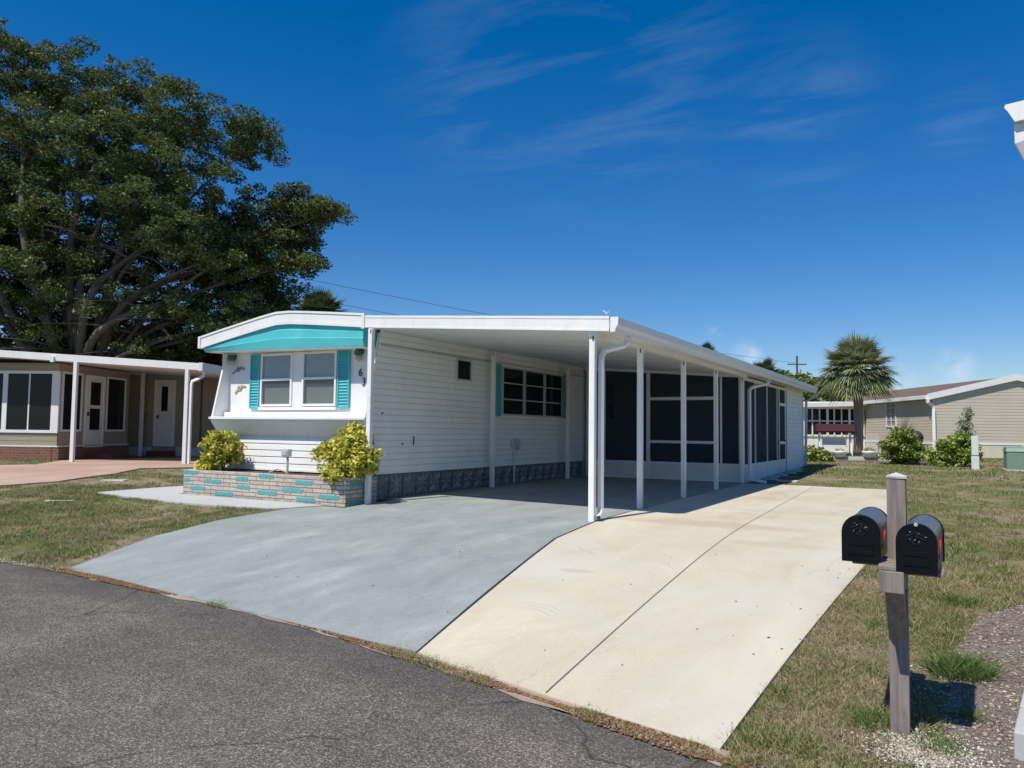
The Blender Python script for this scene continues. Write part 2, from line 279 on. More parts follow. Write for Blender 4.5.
# ------------------------------------------------------------------ mesh building
class MB:
    def __init__(s): s.v=[];s.f=[]
    def add(s,vs,fs):
        n=len(s.v);s.v+= [tuple(p) for p in vs];s.f+=[tuple(i+n for i in f) for f in fs];return s
    def box(s,x0,y0,z0,x1,y1,z1):
        x0,x1=min(x0,x1),max(x0,x1);y0,y1=min(y0,y1),max(y0,y1);z0,z1=min(z0,z1),max(z0,z1)
        return s.add([(x0,y0,z0),(x1,y0,z0),(x1,y1,z0),(x0,y1,z0),(x0,y0,z1),(x1,y0,z1),(x1,y1,z1),(x0,y1,z1)],
          [(0,3,2,1),(4,5,6,7),(0,1,5,4),(1,2,6,5),(2,3,7,6),(3,0,4,7)])
    def prism(s,a,b):  # two matching polygons (lists of 3d points)
        n=len(a);fs=[tuple(range(n))[::-1],tuple(range(n,2*n))]
        for i in range(n): j=(i+1)%n;fs.append((i,j,n+j,n+i))
        return s.add(list(a)+list(b),fs)
    def quad(s,*p): return s.add(p,[tuple(range(len(p)))])
    def bar(s,p,q,w,h=None):
        h=h or w;p=Vector(p);q=Vector(q);d=(q-p).normalized()
        up=Vector((0,0,1)) if abs(d.z)<.95 else Vector((0,1,0))
        a=d.cross(up).normalized()*w/2;c=d.cross(a).normalized()*h/2
        return s.prism([p+a+c,p-a+c,p-a-c,p+a-c],[q+a+c,q-a+c,q-a-c,q+a-c])
    def tube(s,pts,rad,n=8,cap=True,rot=0,ex=1,ey=1):
        pts=[Vector(p) for p in pts]
        if not hasattr(rad,'__len__'): rad=[rad]*len(pts)
        rings=[];pa=None
        for i,p in enumerate(pts):
            d=(pts[min(i+1,len(pts)-1)]-pts[max(i-1,0)]).normalized()
            if pa is None:
                ref=Vector((0,1,0)) if abs(d.y)<.9 else Vector((1,0,0));a=d.cross(ref).normalized()
            else: a=(pa-d*pa.dot(d)).normalized()
            pa=a;c=d.cross(a)
            rings.append([p+(a*math.cos(t)*ex+c*math.sin(t)*ey)*rad[i] for t in [2*math.pi*k/n+rot for k in range(n)]])
        vs=[v for r_ in rings for v in r_];fs=[]
        for i in range(len(pts)-1):
            for k in range(n):
                j=(k+1)%n;fs.append((i*n+k,i*n+j,(i+1)*n+j,(i+1)*n+k))
        if cap: fs.append(tuple(range(n))[::-1]);fs.append(tuple((len(pts)-1)*n+k for k in range(n)))
        return s.add(vs,fs)
    def lathe(s,prof,cx=0,cy=0,n=16):
        vs=[(cx+r_*math.cos(2*math.pi*k/n),cy+r_*math.sin(2*math.pi*k/n),z) for r_,z in prof for k in range(n)];fs=[]
        for i in range(len(prof)-1):
            for k in range(n): j=(k+1)%n;fs.append((i*n+k,i*n+j,(i+1)*n+j,(i+1)*n+k))
        fs.append(tuple(range(n))[::-1]);fs.append(tuple((len(prof)-1)*n+k for k in range(n)))
        return s.add(vs,fs)
    def build(s,name,mat,parent=None,bevel=0,smooth=False,M=None):
        me=bpy.data.meshes.new(name);vs=s.v if M is None else [tuple(M@Vector(p)) for p in s.v]
        me.from_pydata([tuple(v) for v in vs],[],s.f)
        bm=bmesh.new();bm.from_mesh(me);bmesh.ops.recalc_face_normals(bm,faces=bm.faces);bm.to_mesh(me);bm.free()
        me.materials.append(mat)
        if smooth: me.polygons.foreach_set('use_smooth',[True]*len(me.polygons))
        o=bpy.data.objects.new(name,me);COL.objects.link(o)
        if parent is not None:o.parent=parent
        if bevel:
            bv=o.modifiers.new('bevel','BEVEL');bv.width=bevel;bv.segments=2;bv.limit_method='ANGLE'
        return o
def B(*a): return MB().box(*a)
def npmesh(name,V,F,mat,parent=None):  # V (n,3), F (m,k)
    me=bpy.data.meshes.new(name);n=len(V);m,k=F.shape
    me.vertices.add(n);me.vertices.foreach_set('co',V.astype(np.float32).ravel())
    me.loops.add(m*k);me.loops.foreach_set('vertex_index',F.astype(np.int32).ravel())
    me.polygons.add(m);me.polygons.foreach_set('loop_start',np.arange(0,m*k,k,dtype=np.int32))
    me.update(calc_edges=True);me.materials.append(mat)
    o=bpy.data.objects.new(name,me);COL.objects.link(o)
    if parent is not None:o.parent=parent
    return o
def tag(o,label=None,cat=None,group=None,kind=None):
    if label:o['label']=label
    if cat:o['category']=cat
    if group:o['group']=group
    if kind:o['kind']=kind
    return o
def empty(name,loc,rz=0,label=None,cat=None,group=None):
    o=bpy.data.objects.new(name,None);COL.objects.link(o);o.location=loc;o.rotation_euler=(0,0,rz);o.empty_display_size=.2
    return tag(o,label,cat,group)
def copy_tree(o,parent=None):
    c=o.copy();COL.objects.link(c)
    if parent is not None:c.parent=parent
    for ch in list(o.children): copy_tree(ch,c)
    return c
def siding(m,A,Bf,z0,z1,pitch,nrm,d=.014,org=None):
    """lap boards; A,Bf: functions z->(x,y) of the row's ends; nrm outward (x,y)"""
    org=z0 if org is None else org
    z=z0
    while z<z1-1e-4:
        zt=min(z1,org+(math.floor((z-org)/pitch+1e-6)+1)*pitch)
        a0,b0,a1,b1=A(z),Bf(z),A(zt),Bf(zt);k=(zt-z)/pitch
        o0=d;o1=.002
        P=lambda p,o,zz:(p[0]+nrm[0]*o,p[1]+nrm[1]*o,zz)
        m.quad(P(a0,o0,z),P(b0,o0,z),P(b0,o0*.75,z+ (zt-z)*.8),P(a0,o0*.75,z+(zt-z)*.8))
        m.quad(P(a0,o0*.75,z+(zt-z)*.8),P(b0,o0*.75,z+(zt-z)*.8),P(b1,o1,zt),P(a1,o1,zt))
        m.quad(P(a0,o0,z),P(b0,o0,z),P(b0,.002,z),P(a0,.002,z))
        z=zt
    return m
def const(p): return lambda z:p
# generic rectangular frame in a vertical plane. o:origin, e:unit along, n:outward normal (2d)
class Pl:
    def __init__(s,o,e,n): s.o=o;s.e=e;s.n=n
    def p(s,a,d,z): return (s.o[0]+s.e[0]*a+s.n[0]*d,s.o[1]+s.e[1]*a+s.n[1]*d,z)
    def box(s,m,a0,a1,z0,z1,d0,d1):
        return m.prism([s.p(a0,d0,z0),s.p(a1,d0,z0),s.p(a1,d1,z0),s.p(a0,d1,z0)],[s.p(a0,d0,z1),s.p(a1,d0,z1),s.p(a1,d1,z1),s.p(a0,d1,z1)])
    def frame(s,m,a0,a1,z0,z1,w,d0,d1):
        s.box(m,a0,a1,z0,z0+w,d0,d1);s.box(m,a0,a1,z1-w,z1,d0,d1)
        s.box(m,a0,a0+w,z0+w,z1-w,d0,d1);s.box(m,a1-w,a1,z0+w,z1-w,d0,d1);return m
def louvre_shutter(pl,a0,a1,z0,z1,mat,par,d0=.015):
    m=MB();pl.frame(m,a0,a1,z0,z1,.028,d0,d0+.035)
    pl.box(m,a0+.028,a1-.028,z0+.028,z1-.028,d0,d0+.008)
    n=int((z1-z0-.06)/.055)
    for i in range(n):
        z=z0+.03+i*(z1-z0-.06)/n
        m.add([pl.p(a0+.028,d0+.03,z),pl.p(a1-.028,d0+.03,z),pl.p(a1-.028,d0+.008,z+.045),pl.p(a0+.028,d0+.008,z+.045)],[(0,1,2,3)])
        m.add([pl.p(a0+.028,d0+.03,z),pl.p(a1-.028,d0+.03,z),pl.p(a1-.028,d0+.008,z-.004),pl.p(a0+.028,d0+.008,z-.004)],[(0,1,2,3)])
    return m.build('shutter',mat,par)
# ------------------------------------------------------------------ ground sheets
def sheet(name,poly,dz,thick,mat,step=.5,label=None,kind='structure',jitter=0):
    bm=bmesh.new();f=bm.faces.new([bm.verts.new((x,y,0)) for x,y in poly])
    xs=[p[0] for p in poly];ys=[p[1] for p in poly]
    for ax,lo,hi in ((0,min(xs),max(xs)),(1,min(ys),max(ys))):
        n=int((hi-lo)/step)
        for i in range(1,n+1):
            co=[0,0,0];co[ax]=lo+i*step;no=[0,0,0];no[ax]=1
            bmesh.ops.bisect_plane(bm,geom=bm.verts[:]+bm.edges[:]+bm.faces[:],plane_co=co,plane_no=no)
    top=bm.faces[:]
    for v in bm.verts: v.co.z=hh(v.co.x,v.co.y)+dz
    if thick:
        be=[e for e in bm.edges if e.is_boundary]
        r=bmesh.ops.extrude_edge_only(bm,edges=be)
        for v in r['geom']:
            if isinstance(v,bmesh.types.BMVert): v.co.z-=thick
    bmesh.ops.recalc_face_normals(bm,faces=bm.faces)
    me=bpy.data.meshes.new(name);bm.to_mesh(me);bm.free();me.materials.append(mat)
    if me.polygons[0].normal.z<0: me.flip_normals()
    o=bpy.data.objects.new(name,me);COL.objects.link(o);return tag(o,label,kind=kind)
def edges_to(lo,hi,fine0,fine1,fs,cs):
    r=[];x=lo
    while x<hi:
        r.append(x);d=0 if fine0<=x<=fine1 else min(abs(x-fine0),abs(x-fine1));x+=fs+d*cs
    r.append(hi);return r
gx=edges_to(-400,400,-22,3,.4,.15);gy=edges_to(-150,500,2,34,.4,.15)
V=[];F=[]
for j,y in enumerate(gy):
    for i,x in enumerate(gx):
        s=y-ye(x);z=hh(x,y)-(0 if s>.25 else .05*(1 if s<0 else (1-s/.25)))
        if y>60: z+=0
        V.append((x,y,z))
nx=len(gx)
for j in range(len(gy)-1):
    for i in range(nx-1): F.append((j*nx+i,j*nx+i+1,(j+1)*nx+i+1,(j+1)*nx+i))
g=npmesh('ground',np.array(V),np.array(F),lawnM);tag(g,kind='structure',label='patchy dry and green lawn')
for p in g.data.polygons: p.use_smooth=True
# road
m=MB();rp=[]
xs=[-400,-200,-60]+[x*.5 for x in range(-118,21)]+[40,200,400]
jr=random.Random(3)
top=[(x,-.07+(ye(x) if -60<=x<=10 else (4.2 if x<0 else .9-(x-10)*.27)) + (jr.uniform(-.03,.03) if -30<x<8 else 0)) for x in xs]
bot=[(x,y-5.8) for x,y in top]
vs=[(x,y,.004) for x,y in top]+[(x,y,.004) for x,y in bot];n=len(top)
m.add(vs,[(i,n+i,n+i+1,i+1) for i in range(n-1)])
tag(m.build('road',asphalt),kind='structure',label='grey asphalt road')
# slabs
BL=[(-8.5,5.12),(-9.18,6.57),(-9.45,7.88),(-9.38,9.2),(-9.1,9.66),(-8.63,9.66),(-8.63,10.95),(-8.86,10.96),(-8.86,27.9),(-4.46,27.9),(-4.42,10.1),(-4.30,8.62),(-3.66,5.85),(-3.345,4.53)]
sheet('painted_driveway',BL,.022,.12,blueconc,label='driveway slab painted blue grey')
BG=[(-3.325,4.52),(-3.63,5.85),(-4.27,8.62),(-4.39,10.1),(-4.45,19.1),(-3.8,19.35),(-1.12,19.15),(-.85,12.8),(-.80,8.5),(-.97,5.5),(-1.05,3.97),(-2.1,4.21)]
bg=sheet('concrete_driveway',BG,.020,.12,beigeconc,label='bare beige concrete driveway')
# expansion joint
m=MB()
def sstrip(m,p,q,w,dz,n=30):
    p=Vector((*p,0));q=Vector((*q,0));d=(q-p).normalized();a=Vector((-d.y,d.x,0))*w/2;vs=[];fs=[]
    for i in range(n+1):
        c=p.lerp(q,i/n);z=hh(c.x,c.y)+dz
        for s in (-1,1): k=c+a*s;vs.append((k.x,k.y,z))
    for i in range(n): fs.append((2*i,2*i+1,2*i+3,2*i+2))
    return m.add(vs,fs)
jointM=paint('joint_dark',(.20,.185,.165),.95,.3,20)

jp=[(-2.165,4.24),(-2.21,5.2),(-2.262,6.2),(-2.32,7.3),(-2.385,8.4),(-2.445,9.6),(-2.52,11.4),(-2.61,13.4),(-2.72,15.9),(-2.85,18.9)]
for j0,j1 in zip(jp,jp[1:]): sstrip(m,j0,j1,.0075,.0265,6)
tag(m.build('driveway_joint',jointM),kind='structure',label='dark control joint in the beige slab')
WK=[(-14.25,9.02),(-12.9,8.95),(-11.6,8.85),(-10.2,8.95),(-9.47,9.1),(-9.1,9.72),(-12.80,9.72),(-12.84,10.95),(-13.9,10.62)]
sheet('walkway',WK,.030,.1,walkconc,label='pale strip of concrete in front of the brick planter')
PK=[(-22.5,7.6),(-16.6,8.35),(-16.2,9.4),(-16.6,10.9),(-17.4,12.1),(-16.9,14.2),(-14.5,22),(-17.5,24),(-21.0,16.5),(-22.4,13.2),(-20.3,11.2),(-21.5,9.8)]
PKo=sheet('neighbor_driveway',PK,.03,.1,redconc,label='terracotta coloured concrete driveway of the house on the left')
# mulch bed
MU=[(-.18,3.85),(-.06,4.5),(-.1,4.9),(-.02,5.5),(-.04,6.0),(.05,6.4),(.12,6.9),(.42,7.4),(.9,8.2),(1.6,8.4),(1.2,3.5)]
sheet('mulch_bed',MU,.012,0,mulchM,step=.3,label='brown mulch bed scattered with white shell')
# ------------------------------------------------------------------ scatter
rs=np.random.RandomState(5)
def inpoly(x,y,poly):
    c=np.zeros(len(x),bool);n=len(poly)
    for i in range(n):
        x0,y0=poly[i];x1,y1=poly[(i+1)%n]
        k=((y0>y)!=(y1>y));xx=(x1-x0)*(y-y0)/((y1-y0) or 1e-9)+x0;c^=k&(x<xx)
    return c
hv=np.vectorize(hh)
yev=np.vectorize(ye)
def vnoise(x,y,s,seed=0):
    r=np.random.RandomState(seed);g_=r.rand(64,64);X=x*s%63;Y=y*s%63;i=X.astype(int);j=Y.astype(int);u=X-i;v=Y-j;u=u*u*(3-2*u);v=v*v*(3-2*v)
    return (g_[i,j]*(1-u)+g_[i+1,j]*u)*(1-v)+(g_[i,j+1]*(1-u)+g_[i+1,j+1]*u)*v
EXCL=[BL,BG,WK,PK]
def blades(x,y,hmin,hmax,w,lean=.6):
    n=len(x);z=hv(x,y);a=rs.rand(n)*2*np.pi;hgt=hmin+(hmax-hmin)*rs.rand(n);la=rs.rand(n)*2*np.pi;l=hgt*lean*(.3+rs.rand(n)*1.6)
    dx=np.cos(a)*w/2;dy=np.sin(a)*w/2
    P=np.zeros((n,3,3));P[:,0]=np.stack([x-dx,y-dy,z-.004],1);P[:,1]=np.stack([x+dx,y+dy,z-.004],1);P[:,2]=np.stack([x+np.cos(la)*l,y+np.sin(la)*l,z+hgt],1)
    return P.reshape(-1,3)
def region(n,x0,x1,y0,y1,thin=True,extra=()):
    x=rs.uniform(x0,x1,n);y=rs.uniform(y0,y1,n)
    k=(y-yev(x))>.06
    for p in EXCL+list(extra): k&=~inpoly(x,y,p)
    if thin: k&=(vnoise(x,y,1.3,1)*.6+vnoise(x,y,5,2)*.4+rs.rand(n)*.35)<.66
    k&=~((x>-12.9)&(x<-4.4)&(y>9.7)&(y<28))
    return x[k],y[k]
parts=[]
for a in [((90000,-1.1,.9,3.6,8),.012,.04,.006,(MU,)),((70000,-1.1,1.2,8,14),.014,.045,.009,(MU,)),((60000,-5,2.2,14,24),.018,.05,.014,()),((60000,-8,4,24,40),.03,.07,.03,()),
          ((120000,-17,-9,4.9,10),.015,.05,.011,()),((60000,-19,-12.9,9.5,16),.02,.055,.014,()),((25000,-24,-13,4.8,13),.02,.06,.016,())]:
    x,y=region(*a[0],extra=a[4]);parts.append(blades(x,y,a[1],a[2],a[3]))

for (n_,x0,x1,y0,y1,ex) in ((60000,-1.1,1.0,3.7,12,(MU,)),(60000,-16,-8.8,4.9,9.5,())):
    x=rs.uniform(x0,x1,n_);y=rs.uniform(y0,y1,n_);k=((y-yev(x))>.05)&(vnoise(x,y,3.1,11)*.5+vnoise(x,y,9,12)*.5>.60)
    for p in EXCL+list(ex): k&=~inpoly(x,y,p)
    k&=~((x>-12.9)&(x<-4.4)&(y>9.7));parts.append(blades(x[k],y[k],.025,.075,.008,1.0))
PV=np.concatenate(parts);o=npmesh('grass',PV,np.arange(len(PV)).reshape(-1,3),bladeM)
tag(o,'short patchy grass blades, part green and part straw','grass',kind='stuff')
def tuft(cx,cy,r,n,hmin,hmax,w):
    rr=r*np.sqrt(rs.rand(n));a=rs.rand(n)*2*np.pi;return blades(cx+rr*np.cos(a),cy+rr*np.sin(a),hmin,hmax,w,1.1)
def tuftobj(cx,cy,r,n,h0,h1,w,label):
    P=tuft(cx,cy,r,n,h0,h1,w);o=npmesh('grass_tuft',P,np.arange(len(P)).reshape(-1,3),tuftM);tag(o,label,'grass tuft')
x=rs.uniform(-.95,.1,26000);y=rs.uniform(3.9,8.2,26000);k=((y-yev(x))>.04)&~inpoly(x,y,BG)&~inpoly(x,y,MU)&(vnoise(x,y,2.3,21)+rs.rand(26000)*.3>.55)
strawM=islandmat('straw_blades',[(0,(.22,.165,.10)),(.5,(.36,.29,.185)),(1,(.52,.44,.30))],.8,.2,.1)
P=blades(x[k],y[k],.008,.03,.007,2.2);tag(npmesh('dry_thatch',P,np.arange(len(P)).reshape(-1,3),strawM),'dry straw thatch along the right edge of the beige driveway','dry grass',kind='stuff')
tuftobj(.0,5.55,.17,900,.04,.14,.009,'thick bright green grass clump at the mulch edge beside the mailbox shadow')
tuftobj(-.08,4.42,.11,260,.03,.08,.007,'small green weed clump in the white shell right of the mailbox post foot')
tuftobj(.03,4.85,.06,120,.03,.09,.007,'little grass sprig at the lower right corner of the mailbox shadow')
tuftobj(.0,7.3,.16,400,.03,.09,.009,'low green grass clump where the mulch bed narrows, behind the mailboxes')
tuftobj(-.42,4.6,.12,300,.03,.07,.007,'green weeds growing at the left of the mailbox post foot')
# shell gravel near the post
def pebbles(name,x,y,s0,s1,mat,label,flat=.6,cat='gravel'):
    n=len(x);z=hv(x,y)+.014
    base=np.array([(1,0,0),(-1,0,0),(0,1,0),(0,-1,0),(0,0,1),(0,0,-1)],float);fc=np.array([(0,2,4),(2,1,4),(1,3,4),(3,0,4),(2,0,5),(1,2,5),(3,1,5),(0,3,5)])
    s=s0+(s1-s0)*rs.rand(n)**2.5;V=base[None]*(.6+.8*rs.rand(n,6,1))*s[:,None,None];V[:,:,2]*=flat
    a=rs.rand(n)*6.28;c,sn=np.cos(a)[:,None],np.sin(a)[:,None];X=V[:,:,0]*c-V[:,:,1]*sn;Y=V[:,:,0]*sn+V[:,:,1]*c
    V=np.stack([X+x[:,None],Y+y[:,None],V[:,:,2]+z[:,None]],2).reshape(-1,3);F=(fc[None]+np.arange(n)[:,None,None]*6).reshape(-1,3)
    return tag(npmesh(name,V,F,mat),label,cat,kind='stuff')
x=np.concatenate([rs.normal(-.16,.13,4200),rs.normal(-.12,.14,500),rs.normal(.26,.06,250),rs.uniform(-.05,.5,200)]);y=np.concatenate([rs.normal(4.36,.11,4200),rs.normal(5.2,.35,500),rs.normal(4.9,.4,250),rs.uniform(4,8,200)])
k=(y>yev(x)+.03)&~inpoly(x,y,BG);pebbles('shell_gravel',x[k],y[k],.002,.011,gravelM,'broken white shell gravel around the mailbox post')
x=rs.uniform(-.2,.9,9000);y=rs.uniform(3.7,8.3,9000);k=inpoly(x,y,MU)
pebbles('mulch_chips',x[k],y[k],.004,.022,chipM,'brown and grey wood chips on the mulch bed',.35,'mulch')
x=np.concatenate([rs.uniform(-8,-1,120),rs.normal(-.95,.12,60)]);y=np.concatenate([rs.uniform(4.8,10,120),rs.uniform(4.2,9,60)]);zk=inpoly(x,y,BL)|inpoly(x,y,BG)
hv_=hv;hv=lambda a,b:hv_(a,b)+.012
pebbles('fallen_leaf_bits',x[zk],y[zk],.003,.013,litterM,'tiny dry leaf bits scattered on the driveway slabs',.2,'leaves')
hv=hv_
# litter strip between road and driveway
xe=rs.uniform(-8.9,-.9,15000);off=rs.normal(.06,.045,15000)
ed=vnoise(xe,xe*0+3,1.6,9)
wid=np.interp(xe,[-9,-7,-4,-3.4,-2.6,-2.3,-2.0,-1.8,-1.15,-1.0],[.55,.7,.6,.95,.85,.2,.2,.9,1.0,.4])*(.35+.8*ed)
y=yev(xe)-.03+ (rs.rand(15000)-.5)*.2*wid
k=(rs.rand(15000)<np.clip((ed-.12)*2.2,0,1))
o=pebbles('leaf_litter',xe[k],y[k],.004,.014,litterM,'dry brown leaves and weeds gathered along the edge of the road',.45,'leaves')
x=rs.uniform(-8.9,-.9,16000);y=yev(x)+rs.uniform(-.11,.05,16000);k=(vnoise(x,x*0+7,2.1,4)>.7)|(((x>-3.6)&(x<-2.45)|(x>-1.9)&(x<-1.1))&(vnoise(x,x*0,3,8)>.3))
P=blades(x[k],y[k],.012,.05,.006,1.4);tag(npmesh('edge_weeds',P,np.arange(len(P)).reshape(-1,3),bladeM),'low dry weeds along the road edge','weeds',kind='stuff')
# dirt strip
DS=[(x_*.25,ye(x_*.25)-.085+.022*math.sin(x_*2.3)+.015*math.sin(x_*5.1)) for x_ in range(-35,-3)]+[(x_*.25,ye(x_*.25)+.08) for x_ in range(-4,-36,-1)]
sheet('dirt_strip',DS,.009,0,dirtM,step=.3,label='narrow strip of dirt between road and driveways')
x=rs.uniform(-17,-8.4,1400);y=yev(x)+rs.normal(-.03,.04,1400);pebbles('road_edge_gravel',x,y,.004,.016,gravelM,'pale grit along the road edge by the left lawn')
# stepping stones
for i,(cx,cy,rz,l,w,lb) in enumerate([(-13.95,8.15,.75,.5,.12,'long pale stone set in the lawn nearer the road'),(-15.75,10.35,.55,.5,.26,'pale flat stone at the edge of the terracotta driveway')]):
    z=hh(cx,cy);o=B(-l/2,-w/2,-.03,l/2,w/2,.012).build('stepping_stone',paver,bevel=.008);o.location=(cx,cy,z);o.rotation_euler=(0,0,rz);tag(o,lb,'stone',group='stones in the left lawn')
o=B(-.25,-.2,-.03,.25,.2,.03).build('stepping_stone',paver,bevel=.008);o.location=(-3.75,20.9,hh(-3.75,20.9));tag(o,'flat paving stone in the grass behind the end of the beige driveway','stone')
for i in range(7):
    cy=20.2+i*.95;o=MB().lathe([(.0,-.05),(.2,-.02),(.24,.05),(.16,.1),(.01,.12)],n=9).build('edging_stone',stone,smooth=True);o.location=(-4.28+.06*math.sin(i*2),cy,hh(-4.2,cy));o.scale=(.6+.2*math.sin(i*3),1+.3*math.cos(i*5),.55);o.rotation_euler=(0,0,i)
    tag(o,'rounded pale stone lying along the porch wall',"stone",group='stones along the side of the porch')
# ------------------------------------------------------------------ MOBILE HOME
HX0,HX1=-12.81,-8.85
WY=10.78;WY=10.78;LY=10.40;FY=10.63
home=empty('mobile_home',(-10.8,10.9,.35),0,'white mobile home with teal brow and shutters in the centre of the picture','mobile home')
home.location=(0,0,0)
def sideY(z):
    if z>=1.78: return LY+(z-1.78)/(3.3-1.78)*.34
    if z>=1.42: return LY+(1.78-z)/.36*(FY-LY)
    return FY
m=B(HX0+.02,WY+.06,1.9,HX1-.03,27.8,3.34);m.box(HX0+.02,FY+.02,.36,HX1-.03,27.8,1.89);m.build('wall_core',siding_w,home)
# side wall siding
m=MB();siding(m,lambda z:(HX1-.012,sideY(z)),const((HX1-.012,27.8)),.82,3.37,.115,(1,0),.024)
m.add([(HX1-.012,sideY(z),z) for z in (.82,1.42)]+[(HX1-.06,sideY(z),z) for z in (1.42,.82)],[(0,1,2,3)])
m.build('side_siding',siding_w,home)
# slanted cheek fin (thickness seen from the front)
def cheek(x0,x1):
    a=[(x0,LY,1.78),(x0,WY+.06,1.78),(x0,WY+.06,3.3),(x0,LY+.34,3.3)];b=[(x1,p[1],p[2]) for p in a]
    return MB().prism(a,b)
cheek(HX1-.055,HX1-.014).build('cheek',white,home);cheek(HX0,HX0+.045).build('cheek',white,home)
# lower bay: prism below the cheeks
a=[(HX0,LY,1.78),(HX0,LY,1.70),(HX0,FY,1.40),(HX0,FY,1.78)];b=[(HX1-.014,p[1],p[2]) for p in a]
MB().prism(a,b).build('bay_underside',white,home)
B(HX0-.03,LY-.035,1.745,HX1-.0,LY,1.79).box(HX0+.046,LY,1.782,HX1-.056,WY,1.796).build('bay_ledge',white,home,bevel=.004)
# window wall
m=B(HX0+.046,WY,1.8,HX1-.056,WY+.055,3.12);m.build('front_panel',panelM,home)
# lower ribbed front
m=MB();siding(m,const((HX0+.02,FY)),const((HX1-.03,FY)),.80,1.42,.124,(0,-1),.03);m.build('front_skirt_siding',siding_w,home)
B(HX0+.01,FY-.04,.78,HX1-.02,FY+.01,.815).build('base_trim',white,home)
B(HX0+.02,FY+.0,.36,HX1-.05,FY+.02,.78).build('foundation',darkmet,home)
# left side wall
m=MB();siding(m,const((HX0+.01,FY)),const((HX0+.01,27.8)),.5,3.2,.115,(-1,0),.016);m.build('left_siding',siding_w,home)
m=MB();siding(m,const((HX0,27.82)),const((-4.5,27.82)),.4,2.95,.115,(0,1),.016);m.build('rear_siding',siding_w,home)
# roof (bowed)
prof=[(-13.14,3.40),(-12.6,3.50),(-12.0,3.605),(-11.45,3.70),(-11.05,3.755),(-10.7,3.755),(-10.2,3.715),(-9.5,3.65),(-8.88,3.59)]
RY0,RY1=10.36,28.0;th=.235
a=[(x_,RY0,z) for x_,z in prof]+[(x_,RY0,z-th) for x_,z in prof[::-1]];b=[(p[0],RY1,p[2]) for p in a]
m=MB();n=len(prof)
for i in range(n-1):
    q=[a[i],a[i+1],a[2*n-2-i],a[2*n-1-i]];m.prism(q,[(p[0],RY1,p[2]) for p in q])
m.build('roof',white,home)
m=MB()
for i in range(n-1):
    (x0,z0),(x1,z1)=prof[i],prof[i+1]
    for dz0,dz1,yy in ((.008,-.03,.014),(-.18,-.24,.008)):
        m.prism([(x0,RY0-yy,z0+dz1),(x1,RY0-yy,z1+dz1),(x1,RY0-yy,z1+dz0),(x0,RY0-yy,z0+dz0)],[(x0,RY0,z0+dz1),(x1,RY0,z1+dz1),(x1,RY0,z1+dz0),(x0,RY0,z0+dz0)])
m.build('roof_trim',white,home)
B(-13.20,10.33,3.16,-13.135,28.0,3.40).build('gutter',white,home,bevel=.01)
B(-8.95,10.335,3.33,-8.88,10.365,3.60).build('roof_end_cap',offwhite,home,bevel=.004)
# teal brow: folded panel
m=MB()
bx0,bx1=-13.06,-8.935
def zunder(x_): 
    return pl(x_,[(p[0],p[1]) for p in prof])-th
xsb=[bx0+(bx1-bx0)*i/14 for i in range(15)]
def brz(x_,t):  # bottom edge of brow
    return 3.10-(x_-bx0)/(bx1-bx0)*.07
rows=[]
for x_ in xsb:
    zb=brz(x_,0);zt=zunder(x_)+.01
    mid=zb+(zt-zb)*.42;mid2=zb+(zt-zb)*.75
    rows.append([(x_,LY+.0,zb),(x_,LY-.03,mid-.004),(x_,LY-.015,mid+.004),(x_,LY-.022,mid2),(x_,LY+.0,mid2+.01),(x_,LY+.01,zt),(x_,LY+.35,zt),(x_,LY+.35,zb)])
for i in range(len(rows)-1): m.prism(rows[i],rows[i+1])
br=m.build('brow',teal,home);
# soffit under the brow
m=MB()
for i in range(len(xsb)-1):
    x0,x1=xsb[i],xsb[i+1];m.prism([(x0,LY+.005,brz(x0,0)-.012),(x1,LY+.005,brz(x1,0)-.012),(x1,WY+.02,brz(x1,0)-.012),(x0,WY+.02,brz(x0,0)-.012)],[(x0,LY+.005,brz(x0,0)-.001),(x1,LY+.005,brz(x1,0)-.001),(x1,WY+.02,brz(x1,0)-.001),(x0,WY+.02,brz(x0,0)-.001)])
m.build('soffit',offwhite,home)
# front windows
plf=Pl((0,WY),(1,0),(0,-1))
for a0,a1 in ((-11.83,-11.0+.02),(-10.72,-9.86)):
    f=MB();plf.frame(f,a0,a1,2.0,3.03,.045,0,.05);plf.box(f,a0+.045,a1-.045,2.50,2.545,.012,.045)
    w=f.build('window',white,home,bevel=.003)
    q=MB();plf.box(q,a0+.045,a1-.045,2.045,2.985,-.0,.004);q.build('backing',darkframe,w)
    q=MB();plf.box(q,a0+.045,a1-.045,2.545,2.985,.022,.026);q.build('sash_screen',sashscreen,w)
    q=MB();plf.box(q,a0+.10,a1-.045,2.045,2.36,.008,.012);q.build('blind',lowblind,w);q=MB();plf.box(q,a0+.07,a1-.045,2.545,2.985,.008,.012);q.build('curtain',blindM,w)
    q=MB();plf.box(q,a0+.045,a1-.045,2.045,2.985,.03,.034);q.build('pane',glassM,w)
q=MB();plf.box(q,-10.98,-10.73,1.98,3.04,.0,.022);plf.box(q,-11.86,-9.84,1.93,1.985,.0,.06);q.build('window_trim',white,home,bevel=.003)
louvre_shutter(plf,-12.12,-11.86,1.96,3.03,tealsh,home);louvre_shutter(plf,-9.83,-9.55,1.96,3.03,tealsh,home)
